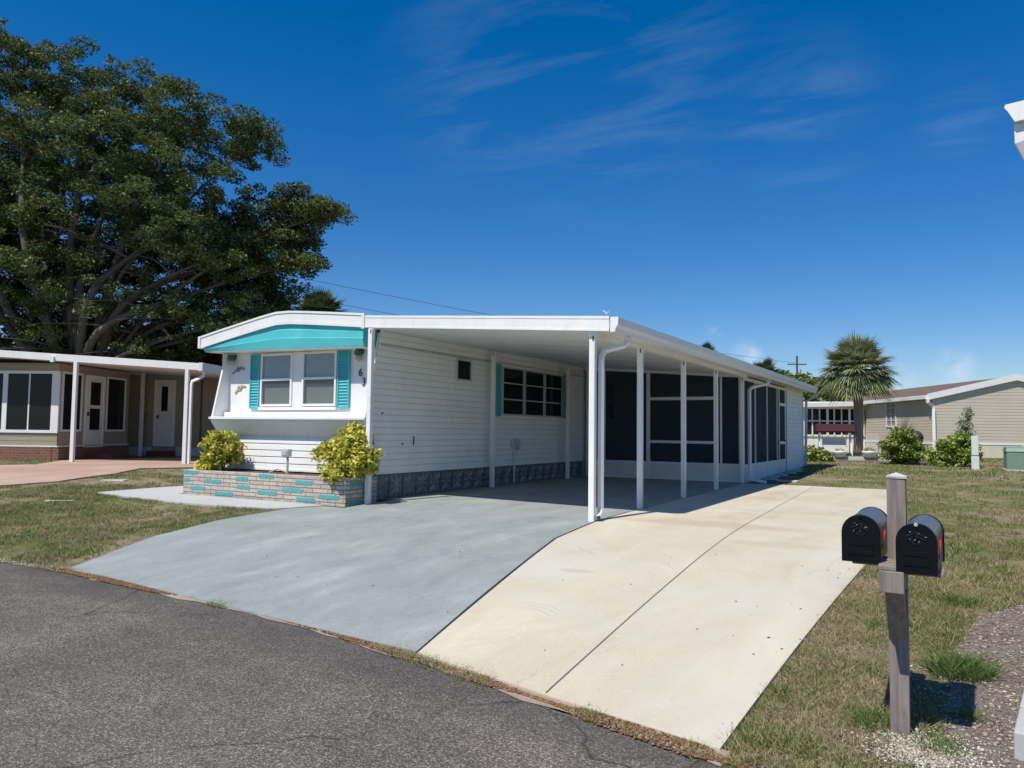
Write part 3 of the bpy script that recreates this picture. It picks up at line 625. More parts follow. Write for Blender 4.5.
# wall lamps
def lamp(x_,y_,z_,par,n=(0,-1)):
    m=B(x_-.05,y_-.03*1,z_+.05,x_+.05,y_+.0,z_+.13);m.lathe([(.05,z_+.02),(.085,z_+.03),(.06,z_+.11),(.03,z_+.12)],x_,y_-.09,10)
    l=m.build('wall_lamp',paint('lamp_teal',(.02,.12,.11),.5) if 'lamp_teal' not in MATS else MATS['lamp_teal'],par)
    MB().lathe([(.02,z_-.10),(.055,z_-.07),(.06,z_-.02),(.045,z_+.02)],x_,y_-.09,10).build('lamp_globe',paint('lamp_globe',(.45,.36,.25),.3) if 'lamp_globe' not in MATS else MATS['lamp_globe'],l,smooth=True)
lamp(-9.30,WY,2.90,home);lamp(-12.62,WY,2.92,home)
# side windows
pls=Pl((HX1,0),(0,1),(1,0))
def sidewin(y0,y1,z0,z1,rows=3):
    f=MB();pls.frame(f,y0,y1,z0,z1,.035,.0,.045)
    for i in range(1,rows): zz=z0+(z1-z0)*i/rows;pls.box(f,y0+.035,y1-.035,zz-.012,zz+.012,.02,.04)
    w=f.build('window',alum,home)
    q=MB();pls.box(q,y0+.035,y1-.035,z0+.035,z1-.035,.018,.022);q.build('pane',darkglass,w);return w
ys=[14.98,16.02,17.06,18.08]
for i in range(3): sidewin(ys[i]+.02,ys[i+1]-.02,1.93,3.03)
q=MB();pls.box(q,14.93,18.13,1.87,1.925,.0,.06);pls.box(q,14.93,18.13,3.035,3.08,.0,.05);q.build('window_trim',siding_w,home)
m_=sidewin(13.14,13.70,2.60,3.05,1)
louvre_shutter(pls,14.64,14.92,1.90,3.06,tealsh,home);louvre_shutter(pls,18.14,18.42,1.90,3.06,tealsh,home)
louvre_shutter(pls,19.9,20.18,1.80,3.0,tealsh,home)
sidewin(20.2,21.6,1.95,3.0,2)
# lap trim along the top of the side wall
B(HX1+.016,10.75,3.07,HX1+.03,27.7,3.10).build('wall_trim',alum,home)
B(HX1-.01,10.66,.79,HX1+.02,19.4,.825).build('base_trim',siding_w,home)
# small fittings on the wall
for y_,z_ in ((10.82,1.87),(11.42,1.32)): B(HX1+.01,y_-.015,z_-.015,HX1+.03,y_+.015,z_+.015).build('wall_fitting',darkmet,home)
B(HX1+.01,11.75,1.30,HX1+.03,11.765,1.46).build('wall_slot',darkmet,home)
# meter box with conduit
m=B(HX1+.012,15.42,1.22,HX1+.10,15.66,1.40);m.box(HX1+.02,15.67,1.14,HX1+.08,15.77,1.36);mb_=m.build('meter_box',alum,home,bevel=.006)
MB().tube([(HX1+.05,15.54,1.22),(HX1+.05,15.54,.40)],.018,8).build('conduit',alum,home)
# decorative block skirting
m=B(HX1-.05,10.64,.34,HX1+.012,19.38,.79)
rg=MB();bw=.40;y_=10.66;x_=HX1+.012
while y_+bw<19.4:
    cy,cz=y_+bw/2,.565;hw=bw/2-.008;hz=.215
    for k in range(8):
        an=k*math.pi/4;ca,sa=math.cos(an),math.sin(an)
        sc=1/max(abs(ca),abs(sa));e=(cy+ca*sc*hw,cz+sa*sc*hz)
        pr=(-sa,ca);w=.034
        mid=((cy+e[0])/2,(cz+e[1])/2)
        rg.add([(x_,cy,cz),(x_,mid[0]+pr[0]*w,mid[1]+pr[1]*w),(x_,e[0],e[1]),(x_,mid[0]-pr[0]*w,mid[1]-pr[1]*w),(x_+.05,mid[0],mid[1])],[(0,1,4),(1,2,4),(2,3,4),(3,0,4)])
    for s in (-1,1):
        m.box(x_,y_+(0 if s<0 else bw-.012),.345,x_+.02,y_+(.012 if s<0 else bw),.79)
    m.box(x_,y_+.012,.345,x_+.02,y_+bw-.012,.357);m.box(x_,y_+.012,.775,x_+.02,y_+bw-.012,.789)
    y_+=bw
bs=m.build('block_skirting',blockM,home);rg.build('star_relief',paint('relief_lit_grey',(.26,.29,.30),.85,.45,5),bs)  # ridges lighter than the base: light and shade of the relief put into colour
# house number
for ch,x_,z_ in (('6',-9.31,2.57),('3',-9.23,2.40)):
    cu=bpy.data.curves.new('digit','FONT');cu.body=ch;cu.size=.20;cu.extrude=.006;ob=bpy.data.objects.new('digit',cu);COL.objects.link(ob)
    bpy.context.view_layer.update();dg=bpy.context.evaluated_depsgraph_get();me=bpy.data.meshes.new_from_object(ob.evaluated_get(dg));bpy.data.objects.remove(ob)
    me.materials.clear();me.materials.append(darkmet);d=bpy.data.objects.new('house_number',me);COL.objects.link(d);d.parent=home
    d.location=(x_-.05,WY-.012,z_-.03);d.rotation_euler=(R(90),0,0)
# seagull ornaments
def gull(loc,mat,rz,label,flip=1,s=1):
    m=MB();pts=[(-.17,-.05),(-.06,.005),(.0,.045),(.10,.05),(.19,.0),(.17,-.015),(.09,.012),(.05,-.01),(.02,-.045),(-.03,-.03),(-.07,-.035),(-.16,-.075)]
    pts=[(p[0]*flip*s,p[1]*s) for p in pts]
    c=math.cos(rz);sn=math.sin(rz);pts=[(a*c-b_*sn,a*sn+b_*c) for a,b_ in pts]
    m.prism([(a,0,b_) for a,b_ in pts],[(a,-.018,b_) for a,b_ in pts])
    m.tube([(pts[1][0],-.01,pts[1][1]),(pts[2][0],-.025,pts[2][1]),(pts[7][0],-.012,pts[7][1]-.01)],[.008,.02,.01],6)
    o=m.build('gull_ornament',mat);o.location=loc;tag(o,label,'wall ornament',group='metal gulls on the front wall');return o
gullg=paint('gull_grey',(.2,.21,.22),.5);gully=paint('gull_tan',(.5,.40,.2),.5)
gull((-12.50,WY-.004,2.74),gullg,.05,'grey flying gull ornament in the shade, the upper of the two')
gull((-12.44,WY-.004,2.37),gully,.25,'tan flying gull ornament in the sun, the lower of the two',1,.95)
# ------------------------------------------------------------------ CARPORT
cp=empty('carport',(0,0,0),0,'white flat roofed carport on slim posts beside the mobile home','carport')
CX0,CX1=-8.875,-4.16
def czt(x_): return 3.555+(x_+8.875)/(4.715)*(-.355)
def cfy(x_): return 10.37-(x_+8.875)/4.715*.36
m=MB();a=[(CX0,cfy(CX0),czt(CX0)-.2),(CX1,cfy(CX1),czt(CX1)-.2),(CX1,28,czt(CX1)-.2),(CX0,28,czt(CX0)-.2)]
m.prism(a,[(p[0],p[1],p[2]+.17) for p in a]);rf=m.build('roof',shadewhite,cp)
m=MB();e=[(CX0,cfy(CX0)),(CX1,cfy(CX1))]
for o0,o1,d in ((-.205,.0,.02),(-.035,.004,.026),(-.207,-.180,.026)):
    m.prism([(CX0,e[0][1]-d,czt(CX0)+o0),(CX1,e[1][1]-d,czt(CX1)+o0),(CX1,e[1][1]-d,czt(CX1)+o1),(CX0,e[0][1]-d,czt(CX0)+o1)],
            [(CX0,e[0][1],czt(CX0)+o0),(CX1,e[1][1],czt(CX1)+o0),(CX1,e[1][1],czt(CX1)+o1),(CX0,e[0][1],czt(CX0)+o1)])
m.build('fascia',white,cp)
# pan seams beneath roof
m=MB()
for i in range(1,17):
    yy=10.4+i*1.05;m.prism([(CX0+.05,yy,czt(CX0)-.206),(CX1-.02,yy,czt(CX1)-.206),(CX1-.02,yy+.012,czt(CX1)-.206),(CX0+.05,yy+.012,czt(CX0)-.206)],[(CX0+.05,yy,czt(CX0)-.199),(CX1-.02,yy,czt(CX1)-.199),(CX1-.02,yy+.012,czt(CX1)-.199),(CX0+.05,yy+.012,czt(CX0)-.199)])
m.build('ceiling_seams',shadewhite,cp)
# K-style gutter along the outer edge
gz=2.985
gp=[(0,0),(.075,0),(.085,.05),(.12,.10),(.125,.20),(.11,.205),(.0,.21)]
a=[(CX1+.002+p[0],cfy(CX1)-.0,gz+p[1]) for p in gp];b=[(p[0],28.05,p[2]-.005) for p in a]
MB().prism(a,b).build('gutter',white,cp)
# header beam above posts
B(-4.50,10.05,czt(-4.45)-.215-.06,-4.40,19.35,czt(-4.45)-.203).build('header',white,cp)
def post(x_,y_,z0,z1,w=.10,bev=.008):
    m=B(x_-w/2,y_-w/2,z0,x_+w/2,y_+w/2,z1)
    p=m.build('post',white,cp,bevel=bev);B(x_+w*.1,y_-w/2-.004,z1-.09,x_+w*.35,y_-w/2,z1-.02).build('bracket',darkmet,p);return p
g0=.36
for x_,y_ in ((-4.43,11.95),(-4.49,14.46),(-4.52,16.88),(-4.52,19.28)): post(x_,y_,g0-.02,2.965,.085)
post(-4.46,10.12,g0-.05,2.965,.088)
for x_,y_ in ((-8.62,10.23),(-8.70,14.40),(-8.60,17.95)): post(x_,y_,.32,3.30,.085)
def spout(pts,par,mat=white,r=.047):
    return MB().tube(pts,r,4,rot=math.pi/4,ex=1.15,ey=.9).build('downspout',mat,par,bevel=.008)
sp=spout([(-4.10,10.55,2.97),(-4.10,10.55,2.90),(-4.14,10.50,2.84),(-4.36,10.33,2.76),(-4.395,10.29,2.68),(-4.40,10.28,2.58),(-4.40,10.28,.50),(-4.39,10.25,.43),(-4.365,10.13,.39)],cp)
MB().tube([(-4.365,10.135,.391),(-4.362,10.115,.388)],.036,4,rot=math.pi/4).build('spout_dark_plug',darkmet,sp)  # dark plug paints in the shade inside the spout mouth
# little roof ornament: antenna like weather vane
m=MB().tube([(-4.22,10.05,3.17),(-4.22,10.05,3.27)],.008,6).tube([(-4.22,10.05,3.25),(-4.28,10.05,3.30)],.007,5).tube([(-4.22,10.05,3.25),(-4.18,10.05,3.30)],.007,5);m.build('roof_vane',alum,cp)
MB().lathe([(.035,3.36),(.045,3.44),(.03,3.47)],-7.6,10.35,10).build('vent_cap',white,cp)
# ------------------------------------------------------------------ SCREENED PORCH
po=empty('screened_porch',(0,0,0),0,'screened porch with dark mesh panels behind the carport','screened porch')
PX=-4.50;PY=19.42
plp=Pl((0,PY),(1,0),(0,-1))
def pz(x_): return czt(x_)-.20
fr=MB();W=.05
for a0,a1 in ((-8.75,-8.62),(-8.24,-8.19),(-7.03,-6.93),(-6.04,-5.98),(-5.22,-5.15),(-5.10,-5.05),(-4.64,-4.50)): plp.box(fr,a0,a1,.38,pz(a0)-.01,-.05,.0)
fr.build('front_frame',white,po)
fr=MB();fr.prism([plp.p(-8.8,-.045,pz(-8.8)-.07),plp.p(-4.5,-.045,pz(-4.5)-.07),plp.p(-4.5,-.045,pz(-4.5)),plp.p(-8.8,-.045,pz(-8.8))],[plp.p(-8.8,.004,pz(-8.8)-.07),plp.p(-4.5,.004,pz(-4.5)-.07),plp.p(-4.5,.004,pz(-4.5)),plp.p(-8.8,.004,pz(-8.8))]);plp.box(fr,-8.75,-4.5,.355,.42,-.045,.004);plp.box(fr,-8.75,-4.5,.78,.83,-.045,.004)
plp.box(fr,-6.93,-5.22,2.42,2.50,-.045,.004);plp.box(fr,-6.93,-5.22,1.31,1.38,-.045,.004);fr.build('front_rail',white,po)
q=MB();plp.box(q,-8.74,-4.52,.40,.80,-.03,-.01);q.build('kick_panel',offwhite,po)
q=MB();q.prism([plp.p(-8.74,-.028,.8),plp.p(-4.52,-.028,.8),plp.p(-4.52,-.028,pz(-4.52)-.03),plp.p(-8.74,-.028,pz(-8.74)-.03)],[plp.p(-8.74,-.024,.8),plp.p(-4.52,-.024,.8),plp.p(-4.52,-.024,pz(-4.52)-.03),plp.p(-8.74,-.024,pz(-8.74)-.03)]);q.build('screen',screenM,po)
plq=Pl((PX,0),(0,1),(1,0));fr=MB()
for y0,y1 in ((PY-.05,PY+.06),(20.66,20.70),(22.13,22.17),(23.50,23.54),(23.80,23.86),(24.76,24.86)): plq.box(fr,y0,y1,.38,2.98,-.05,.0)
plq.box(fr,PY,24.8,2.90,2.98,-.045,.004);plq.box(fr,PY,24.8,.76,.82,-.045,.004);plq.box(fr,23.8,24.8,2.42,2.50,-.045,.006);plq.box(fr,23.8,24.8,1.28,1.36,-.045,.006)
fr.build('side_frame',white,po)
q=MB();plq.box(q,PY+.03,24.78,.36,.78,-.03,-.01);q.build('kick_panel',offwhite,po)
q=MB();plq.box(q,PY+.05,24.78,.80,2.92,-.028,-.024);q.build('screen',screenM,po)
m=B(PX-.02,24.5,1.34,PX+.03,24.6,1.40);m.build('door_handle',darkmet,po)
spout([(-4.10,20.35,2.96),(-4.10,20.35,2.9),(-4.15,20.25,2.84),(-4.38,19.75,2.74),(-4.43,19.66,2.66),(-4.43,19.65,.55),(-4.40,19.62,.46),(-4.0,19.45,.40)],po)
# furniture glimpsed behind the mesh: potted plant and bench
# storage shed at the rear
sh=empty('storage_shed',(0,0,0),0,'white sided storage room at the far end of the screened porch','shed')
m=MB();siding(m,const((PX,24.87)),const((PX,27.8)),.40,2.96,.128,(1,0),.02);m.build('siding',siding_w,sh)
q=[(-8.8,24.9,.36),(PX-.005,24.9,.36),(PX-.005,24.9,czt(PX)-.204),(-8.8,24.9,czt(-8.8)-.204)];MB().prism(q,[(p[0],27.8,p[2]) for p in q]).build('wall',siding_w,sh)
B(PX-.0,27.74,.38,PX+.03,27.83,2.96).build('corner_trim',white,sh)
spout([(-4.08,27.9,2.96),(-4.09,27.9,2.85),(-4.38,27.86,2.7),(-4.42,27.86,.5)],sh,alum)
# ------------------------------------------------------------------ PLANTER
pt=empty('brick_planter',(0,0,0),0,'low brick planter with scattered turquoise bricks under the front windows','planter')
PXa,PXb,PYa,PYb=-12.76,-8.72,9.78,10.58
m=B(PXa,PYa,.30,PXb,PYa+.13,.775);m.box(PXa,PYa+.13,.30,PXa+.13,PYb,.775);m.box(PXb-.13,PYa+.13,.30,PXb,PYb,.775);m.build('wall',planterBrick,pt,bevel=.006)
rr=random.Random(12);acc=MB();tealbrick=paint('turquoise_brick',(.085,.37,.38),.8,.3,14,fine=40,bmp=.6,dirt=(.3,.33,.3))
rowh=.072
cells=[(5,.02,.30),(5,2.02,.3),(3,.0,.14),(3,.62,.34),(4,1.45,.24),(4,2.92,.3),(2,1.48,.26),(2,2.6,.40),(1,.20,.34),(1,2.0,.38),(1,3.45,.36),(0,.9,.38),(0,2.95,.34),(4,.02,.0)]
for r_,x_,w_ in cells:
    if w_<=0: continue
    z=.338+r_*rowh+.002;B(PXa+x_,PYa-.006,z,PXa+min(x_+w_*1.25,4.03),PYa+.02,z+rowh-.006).build('turquoise_brick',tealbrick,pt)
for r_,y_,w_ in ((0,.05,.34),(4,.10,.34),(2,.45,.3),(5,.5,.25)):
    z=.338+r_*rowh+.004;B(PXb-.02,PYa+y_,z,PXb+.006,PYa+min(y_+w_,.78),z+rowh-.006).build('turquoise_brick',tealbrick,pt)

B(PXa+.13,PYa+.13,.4,PXb-.13,PYb-.0,.755).build('soil',soil,pt)
# power outlet stub in planter
m=MB().tube([(-10.58,10.30,.755),(-10.58,10.30,1.08)],.022,8).box(-10.68,10.24,1.07,-10.52,10.34,1.20).box(-10.66,10.225,1.09,-10.54,10.24,1.17)
o=m.tube([(-10.58,10.3,.78),(-10.75,10.22,.84),(-10.9,10.15,.77)],.012,6).build('outlet_post',alum);tag(o,'small grey electrical outlet box on a pipe in the planter','outlet')
# ------------------------------------------------------------------ leaves
def leaves(centers,radii,counts,size,up=.35,aspect=.5,shell=.55,seed=1,cup=False):
    r=np.random.RandomState(seed);C=[];
    for c,rd,n in zip(centers,radii,counts):
        d=r.normal(size=(n,3));d/=np.linalg.norm(d,axis=1)[:,None]
        rad=(shell+(1-shell)*r.rand(n))**(1/1.5) if shell>0 else r.rand(n)**(1/3)
        C.append(np.array(c)+d*rad[:,None]*np.array(rd))
    C=np.concatenate(C);n=len(C)
    nr=r.normal(size=(n,3));nr[:,2]=np.abs(nr[:,2])+up;nr/=np.linalg.norm(nr,axis=1)[:,None]
    t=r.normal(size=(n,3));t-=nr*(t*nr).sum(1)[:,None];t/=np.linalg.norm(t,axis=1)[:,None];bb=np.cross(nr,t)
    s=(size*(.55+.9*r.rand(n)))[:,None]
    P=np.zeros((n,4,3));P[:,0]=C-t*s;P[:,1]=C+bb*s*aspect+nr*s*.15;P[:,2]=C+t*s;P[:,3]=C-bb*s*aspect+nr*s*.15
    return P.reshape(-1,3)
def qmesh(name,P,mat,par=None): return npmesh(name,P,np.arange(len(P)).reshape(-1,4),mat,par)
def bush(name,loc,blobs,n_sub,per,sub_r,size,mat,label,cat,seed,stemh=.3,up=.35,group=None,aspect=.5):
    root=empty(name,loc,0,label,cat,group);r=np.random.RandomState(seed);cs=[];rd=[];ct=[]
    tot=sum(b_[3]**2 for b_ in blobs)
    m=MB()
    for bx,by,bz,br in blobs:
        k=max(3,int(n_sub*br*br/tot))
        for i in range(k):
            d=r.normal(size=3);d/=np.linalg.norm(d);q=np.array([bx,by,bz])+d*br*(.5+.62*r.rand())*np.array([1,1,.9])
            cs.append(q);rd.append(np.array([sub_r,sub_r,sub_r*.75])*(.7+.6*r.rand()));ct.append(per)
        for i in range(4):
            d=r.normal(size=3)*.5*br;m.tube([(bx*.1,by*.1,-.05),(bx*.6,by*.6,bz*.5),(bx+d[0],by+d[1],bz+d[2])],[.018,.012,.006],5)
    qmesh('foliage',leaves(cs,rd,ct,size,up,aspect,seed=seed,shell=.3),mat,root);m.build('stems',twig,root)
    return root
bush('croton_bush',(-12.25,10.25,.76),[(0.0,0,.44,.33),(-.25,-.1,.14,.18),(.14,0,.36,.25),(-.12,-.25,.06,.17),(-.02,0,.54,.22)],120,46,.12,.046,crotonM,'round yellow green croton bush at the left end of the brick planter','shrub',3,group='yellow croton bushes in the planter',aspect=.42)
bush('croton_bush',(-9.05,10.2,.76),[(-.36,0,.40,.26),(.0,0,.45,.33),(.12,.0,.62,.24),(.28,-.05,.30,.29),(-.05,-.25,.04,.22),(.2,-.28,.10,.22),(.46,.0,.30,.22),(.14,.0,.76,.15)],230,46,.12,.046,crotonM,'larger yellow green croton bush behind the carport post at the right end of the planter','shrub',4,group='yellow croton bushes in the planter',aspect=.42)
# ------------------------------------------------------------------ MAILBOXES
mp=empty('mailbox_post',(-.272,4.55,hh(-.272,4.55)),0,'grey weathered wooden post with a white cap carrying two mailboxes','mailbox post')
z0=hh(-.295,4.55)
m=B(-.045,-.045,-.05,.045,.045,1.372-z0).build('post',woodM,mp,bevel=.005)
MB().add([(-.047,-.047,1.3725-z0),(.05,-.05,1.3725-z0),(.05,.05,1.3725-z0),(-.05,.05,1.3725-z0),(-.05,-.05,1.382-z0),(.05,-.05,1.382-z0),(.05,.05,1.382-z0),(-.05,.05,1.382-z0),(0,0,1.402-z0)],[(0,1,5,4),(1,2,6,5),(2,3,7,6),(3,0,4,7),(4,5,8),(5,6,8),(6,7,8),(7,4,8),(0,3,2,1)]).build('cap',paint('worn_cap',(.5,.48,.46),.8,.2,20),mp)
B(-.065,-.32,.83-z0,.045,-.047,.935-z0).box(-.06,.047,.845-z0,.04,.35,.93-z0).build('arm',woodM,mp,bevel=.004)
m=B(-.20,-.18,.9365-z0,-.047,.06,.954-z0).box(.047,-.25,.915-z0,.20,.1,.932-z0).box(-.07,-.31,.9365-z0,.05,-.048,.958-z0);m.build('shelf_board',woodM,mp,bevel=.003)
m=MB().prism([(-.045,-.047,.55-z0),(.04,-.047,.55-z0),(.04,-.26,.828-z0),(-.045,-.26,.828-z0)],[(-.045,-.047,.66-z0),(.04,-.047,.66-z0),(.04,-.18,.828-z0),(-.045,-.18,.828-z0)])
m.build('brace',woodM,mp,bevel=.003)
def mailbox(loc,rz,w,hgt,L,label,newflag):
    root=empty('mailbox',loc,rz,label,'mailbox','black mailboxes sharing one post')
    hw=w/2;hz=hgt-hw
    def arch(o=0,n=14): return [(-hw-o,-o*0)]+[(-(hw+o)*math.cos(math.pi*i/n),hz+(hw+o)*math.sin(math.pi*i/n)) for i in range(n+1)]+[(hw+o,0)]
    a=arch();MB().prism([(p[0],.012,p[1]) for p in a],[(p[0],L,p[1]) for p in a]).build('barrel',bluepl,root,smooth=False)
    a=arch(.007)
    m=MB().prism([(p[0],-.008,p[1]-.004) for p in a],[(p[0],.012,p[1]-.004) for p in a]);MB().prism([(p[0],L,p[1]-.004) for p in a],[(p[0],L+.014,p[1]-.004) for p in a]).build('back_plate',blackpl,root,bevel=.003)
    d=m.build('door',blackpl,root,bevel=.003)
    m=MB();a=arch(-.02);
    m.box(-hw*.68,-.013,.035,hw*.68,-.0085,.040);m.box(-hw*.68,-.013,.035,-hw*.68+.004,-.0085,.085);m.box(hw*.68-.004,-.013,.035,hw*.68,-.0085,.085);m.box(-hw*.68,-.013,.083,hw*.68,-.0085,.087);m.build('door_emboss',blackpl,d)
    # raised embossed eagle-like badge: wings of small ridges
    m=MB()
    for k,(ax,az,bx,bz) in enumerate([(-.045,.12,-.012,.135),(-.04,.108,-.01,.122),(.012,.135,.045,.12),(.01,.122,.04,.108),(-.01,.14,.01,.14),(-.004,.10,.006,.14),(-.02,.095,-.005,.085),(.02,.095,.005,.085)]):
        m.bar((ax,-.010,az+hz-.10),(bx,-.010,bz+hz-.10),.006,.006)
    m.build('door_badge',paint('badge_grey',(.012,.013,.016),.4) if 'badge_grey' not in MATS else MATS['badge_grey'],d)
    rf_=random.Random(int(loc[0]*-1000))
    for k in range(6):
        fx,fz=rf_.uniform(-.04,.045),hz+rf_.uniform(-.01,.055);MB().prism([(fx,-.0135,fz),(fx+rf_.uniform(.004,.010),-.0135,fz+.002),(fx+.004,-.0135,fz+rf_.uniform(.002,.005))],[(fx,-.0085,fz),(fx+.006,-.0085,fz+.002),(fx+.004,-.0085,fz+.004)]).build('glint_fleck',alum,d)  # pale flecks painted in as glints on the door emblem
    MB().lathe([(.0,-.009),(.009,-.008),(.009,.008),(.0,.009)],0,0,10).build('latch',alum if newflag else blackpl,root,M=Matrix.Translation((0,-.006,hgt-.004))@Matrix.Rotation(R(90),4,'X'))
    m=B(hw+.001,L*.28,.055,hw+.006,L*.295,.08);m.prism([(hw+.003,L*.28,.095),(hw+.003,L*.46,.132),(hw+.003,L*.46,.140),(hw+.003,L*.28,.100)],[(hw+.009,L*.28,.095),(hw+.009,L*.46,.132),(hw+.009,L*.46,.140),(hw+.009,L*.28,.100)])
    m.build('flag',red,root);return root
mailbox((-.425,4.33,.957),-R(1),.168,.232,.50,'black mailbox on the left side of the post, nearer the driveway',0)
mailbox((-.172,4.24,.937),-R(2.5),.166,.236,.50,'black mailbox on the right side of the post, nearer the lawn',1)
# ------------------------------------------------------------------ NEIGHBOUR HOUSE (left)
nA=R(26.2);nh=empty('neighbor_house',(-21.05,12.56,0),nA,'taupe sided house with white posted carport roof on the left','house')
# core walls
B(-6.5,.62,.3,-.87,4.15,3.35).build('wall',grey_tan,nh)
def nsid(nm,A_,B_,z0,z1,nrm,pitch=.13,mat=grey_tan): 
    m=MB();siding(m,const(A_),const(B_),z0,z1,pitch,nrm,.014);return m.build(nm,mat,nh)
nsid('front_siding',(-6.5,.6),(-.85,.6),1.0,3.3,(0,-1));nsid('side_siding',(-.85,.6),(-.85,4.15),1.0,3.35,(1,0))
B(-6.5,.56,.2,-.98,.6,.96).build('brick_base',redBrick,nh)
B(-.97,.57,.2,-.78,4.15,.93).build('brick_side',redBrick,nh)
B(-6.5,.57,.965,-.82,.62,1.0).box(-.86,.55,.965,-.80,4.2,1.0).build('sill_band',white,nh)
pn=Pl((0,.6),(1,0),(0,-1))
f=MB();pn.box(f,-6.4,-.83,1.36,1.44,-.01,.05);pn.box(f,-6.4,-.83,3.04,3.12,-.01,.05)
for a0,a1 in ((-5.0,-4.9),(-3.6,-3.5),(-2.5,-2.36),(-1.05,-.83)): pn.box(f,a0,a1,1.44,3.04,-.01,.045)
for a0 in (-4.25,-3.0,-1.74): pn.box(f,a0,a0+.04,1.44,3.04,0,.035)
w=f.build('window_frame',white,nh);q=MB();pn.box(q,-6.35,-.9,1.44,3.04,.014,.022);q.build('pane',darkglass,w)
pk=Pl((-.85,0),(0,1),(1,0))
for a0,a1 in ((.68,1.62),(2.86,3.92)):
    f=MB();pk.frame(f,a0,a1,1.40,3.12,.06,0,.045);w=f.build('window',white,nh);q=MB();pk.box(q,a0+.06,a1-.06,1.46,3.06,.016,.022);q.build('pane',darkglass,w)
def door(pl_,a0,a1,z0,z1,mat,par,lights):
    f=MB();pl_.frame(f,a0-.07,a1+.07,z0-.02,z1+.07,.07,0,.05);f.build('door_frame',white,par)
    f=MB();pl_.box(f,a0,a1,z0+.05,z1,.018,.03);d=f.build('door',mat,par)
    for l0,l1,h0,h1 in lights:
        q=MB();pl_.box(q,a0+(a1-a0)*l0,a0+(a1-a0)*l1,h0,h1,.031,.036);q.build('pane',darkglass,d)
        q=MB();pl_.frame(q,a0+(a1-a0)*l0-.03,a0+(a1-a0)*l1+.03,h0-.03,h1+.03,.03,.031,.042);q.build('pane_trim',mat,d)
    q=MB();pl_.box(q,a0+.05,a0+.10,z0+.92,z0+1.04,.031,.075);q.build('handle',darkmet,d)
door(pk,1.84,2.68,.95,3.03,offwhite,nh,((.2,.82,2.2,2.9),(.2,.82,1.45,2.1)))
# rear wing
B(-2.6,5.32,.3,5.5,9,3.3).build('rear_wall',grey_tan,nh)
nsid('rear_siding',(-2.6,5.3),(5.5,5.3),.9,3.35,(0,-1));
pr_=Pl((0,5.3),(1,0),(0,-1))
f=MB();pr_.box(f,-2.5,-.62,.40,.88,0,.03);pr_.box(f,.25,5.4,.40,.88,0,.03);f.build('skirting',fence_w,nh)
door(pr_,-.50,.10,.92,3.10,offwhite,nh,((.3,.68,2.1,2.95),))
q=MB();pr_.box(q,1.05,1.12,.9,3.2,0,.03);q.build('batten',darkframe,nh)
B(-.77,1.8,.3,.05,2.75,.72).build('step',redwood,nh);B(.06,1.9,.3,.5,2.65,.58).build('step',redwood,nh)
B(-.58,4.85,.3,.22,5.25,.75).build('step',redwood,nh)
# roof
def nzt(x_): return 3.65+(x_+2.22)*(-.0585)
a=[(-7,-.05,3.35),(-2.22,-.05,3.45),(3.52,-.05,3.10),(3.52,7,3.10),(-2.22,7,3.45),(-7,7,3.35)]
m=MB();a1=[(-7,-.05),(-2.22,-.05),(3.5,-.05)]
zz={-7:3.75,-2.22:3.65,3.5:3.32}
for x0,x1 in ((-7,-2.22),(-2.22,3.5)):
    q=[(x0,-.05,zz[x0]-.19),(x1,-.05,zz[x1]-.19),(x1,6.5,zz[x1]-.19),(x0,6.5,zz[x0]-.19)];m.prism(q,[(p[0],p[1],p[2]+.19) for p in q])
m.build('roof',white,nh)
B(3.502,-.07,3.10,3.62,6.5,3.33).build('gutter',offwhite,nh,bevel=.01)
for x_,y_ in ((0,0),(3.17,0),(-.80,4.9)):
    B(x_-.05,y_-.05,.4,x_+.05,y_+.05,zz[-2.22]-.19-(x_+2.22)*.0577).build('post',white,nh,bevel=.006)
spout([(3.56,.15,3.1),(3.56,.15,3.0),(3.45,.08,2.9),(3.30,.02,2.82),(3.29,.01,2.7),(3.29,.01,.55),(3.45,-.1,.45),(3.9,-.25,.42)],nh)
B(-.7,-.09,3.32,-.6,-.02,3.48).build('bracket',white,nh)
# ------------------------------------------------------------------ TAN HOUSE (right, far)
tA=R(26.9);tz=.6;th_=empty('tan_house',(-.9,40.4,0),tA,'beige sided house with brown shingle roof beyond the right lawn','house')
B(.02,.02,.6,7.44,18,3.3).build('wall',beige,th_)
m=MB()
siding(m,const((0,0)),const((7.46,0)),1.28,3.3,.14,(0,-1),.016)
# gable rows
z=3.3
while z<4.2:
    zt=min(4.2,z+.14);l0=(z-3.3)/(.87)*3.73;l1=(zt-3.3)/.87*3.73
    siding(m,lambda q,l0=l0,l1=l1,z=z,zt=zt:(l0 if q<zt-.01 else l1,0),lambda q,l0=l0,l1=l1,zt=zt:(7.46-(l0 if q<zt-.01 else l1),0),z,zt,.14,(0,-1),.016);z=zt
MB_g=MB().prism([(0,.03,3.3),(7.46,.03,3.3),(3.73,.03,4.2)],[(0,.2,3.3),(7.46,.2,3.3),(3.73,.2,4.2)]);MB_g.build('gable',beige,th_)
m.build('front_siding',beige,th_)
m=MB();siding(m,const((0,0)),const((0,18)),1.28,3.3,.14,(-1,0),.016);m.build('side_siding',beige,th_)
m=B(-.02,-.03,1.18,7.48,.0,1.28).box(-.03,0,1.18,0,18,1.28);m.build('band',white,th_)
m=B(0,-.01,.5,7.46,.02,1.18)
for i in range(30): m.box(i*.25,-.02,.5,i*.25+.02,-.01,1.18)
m.box(-.01,.0,.5,.02,18,1.18);m.build('skirting',cream,th_)
m=MB()
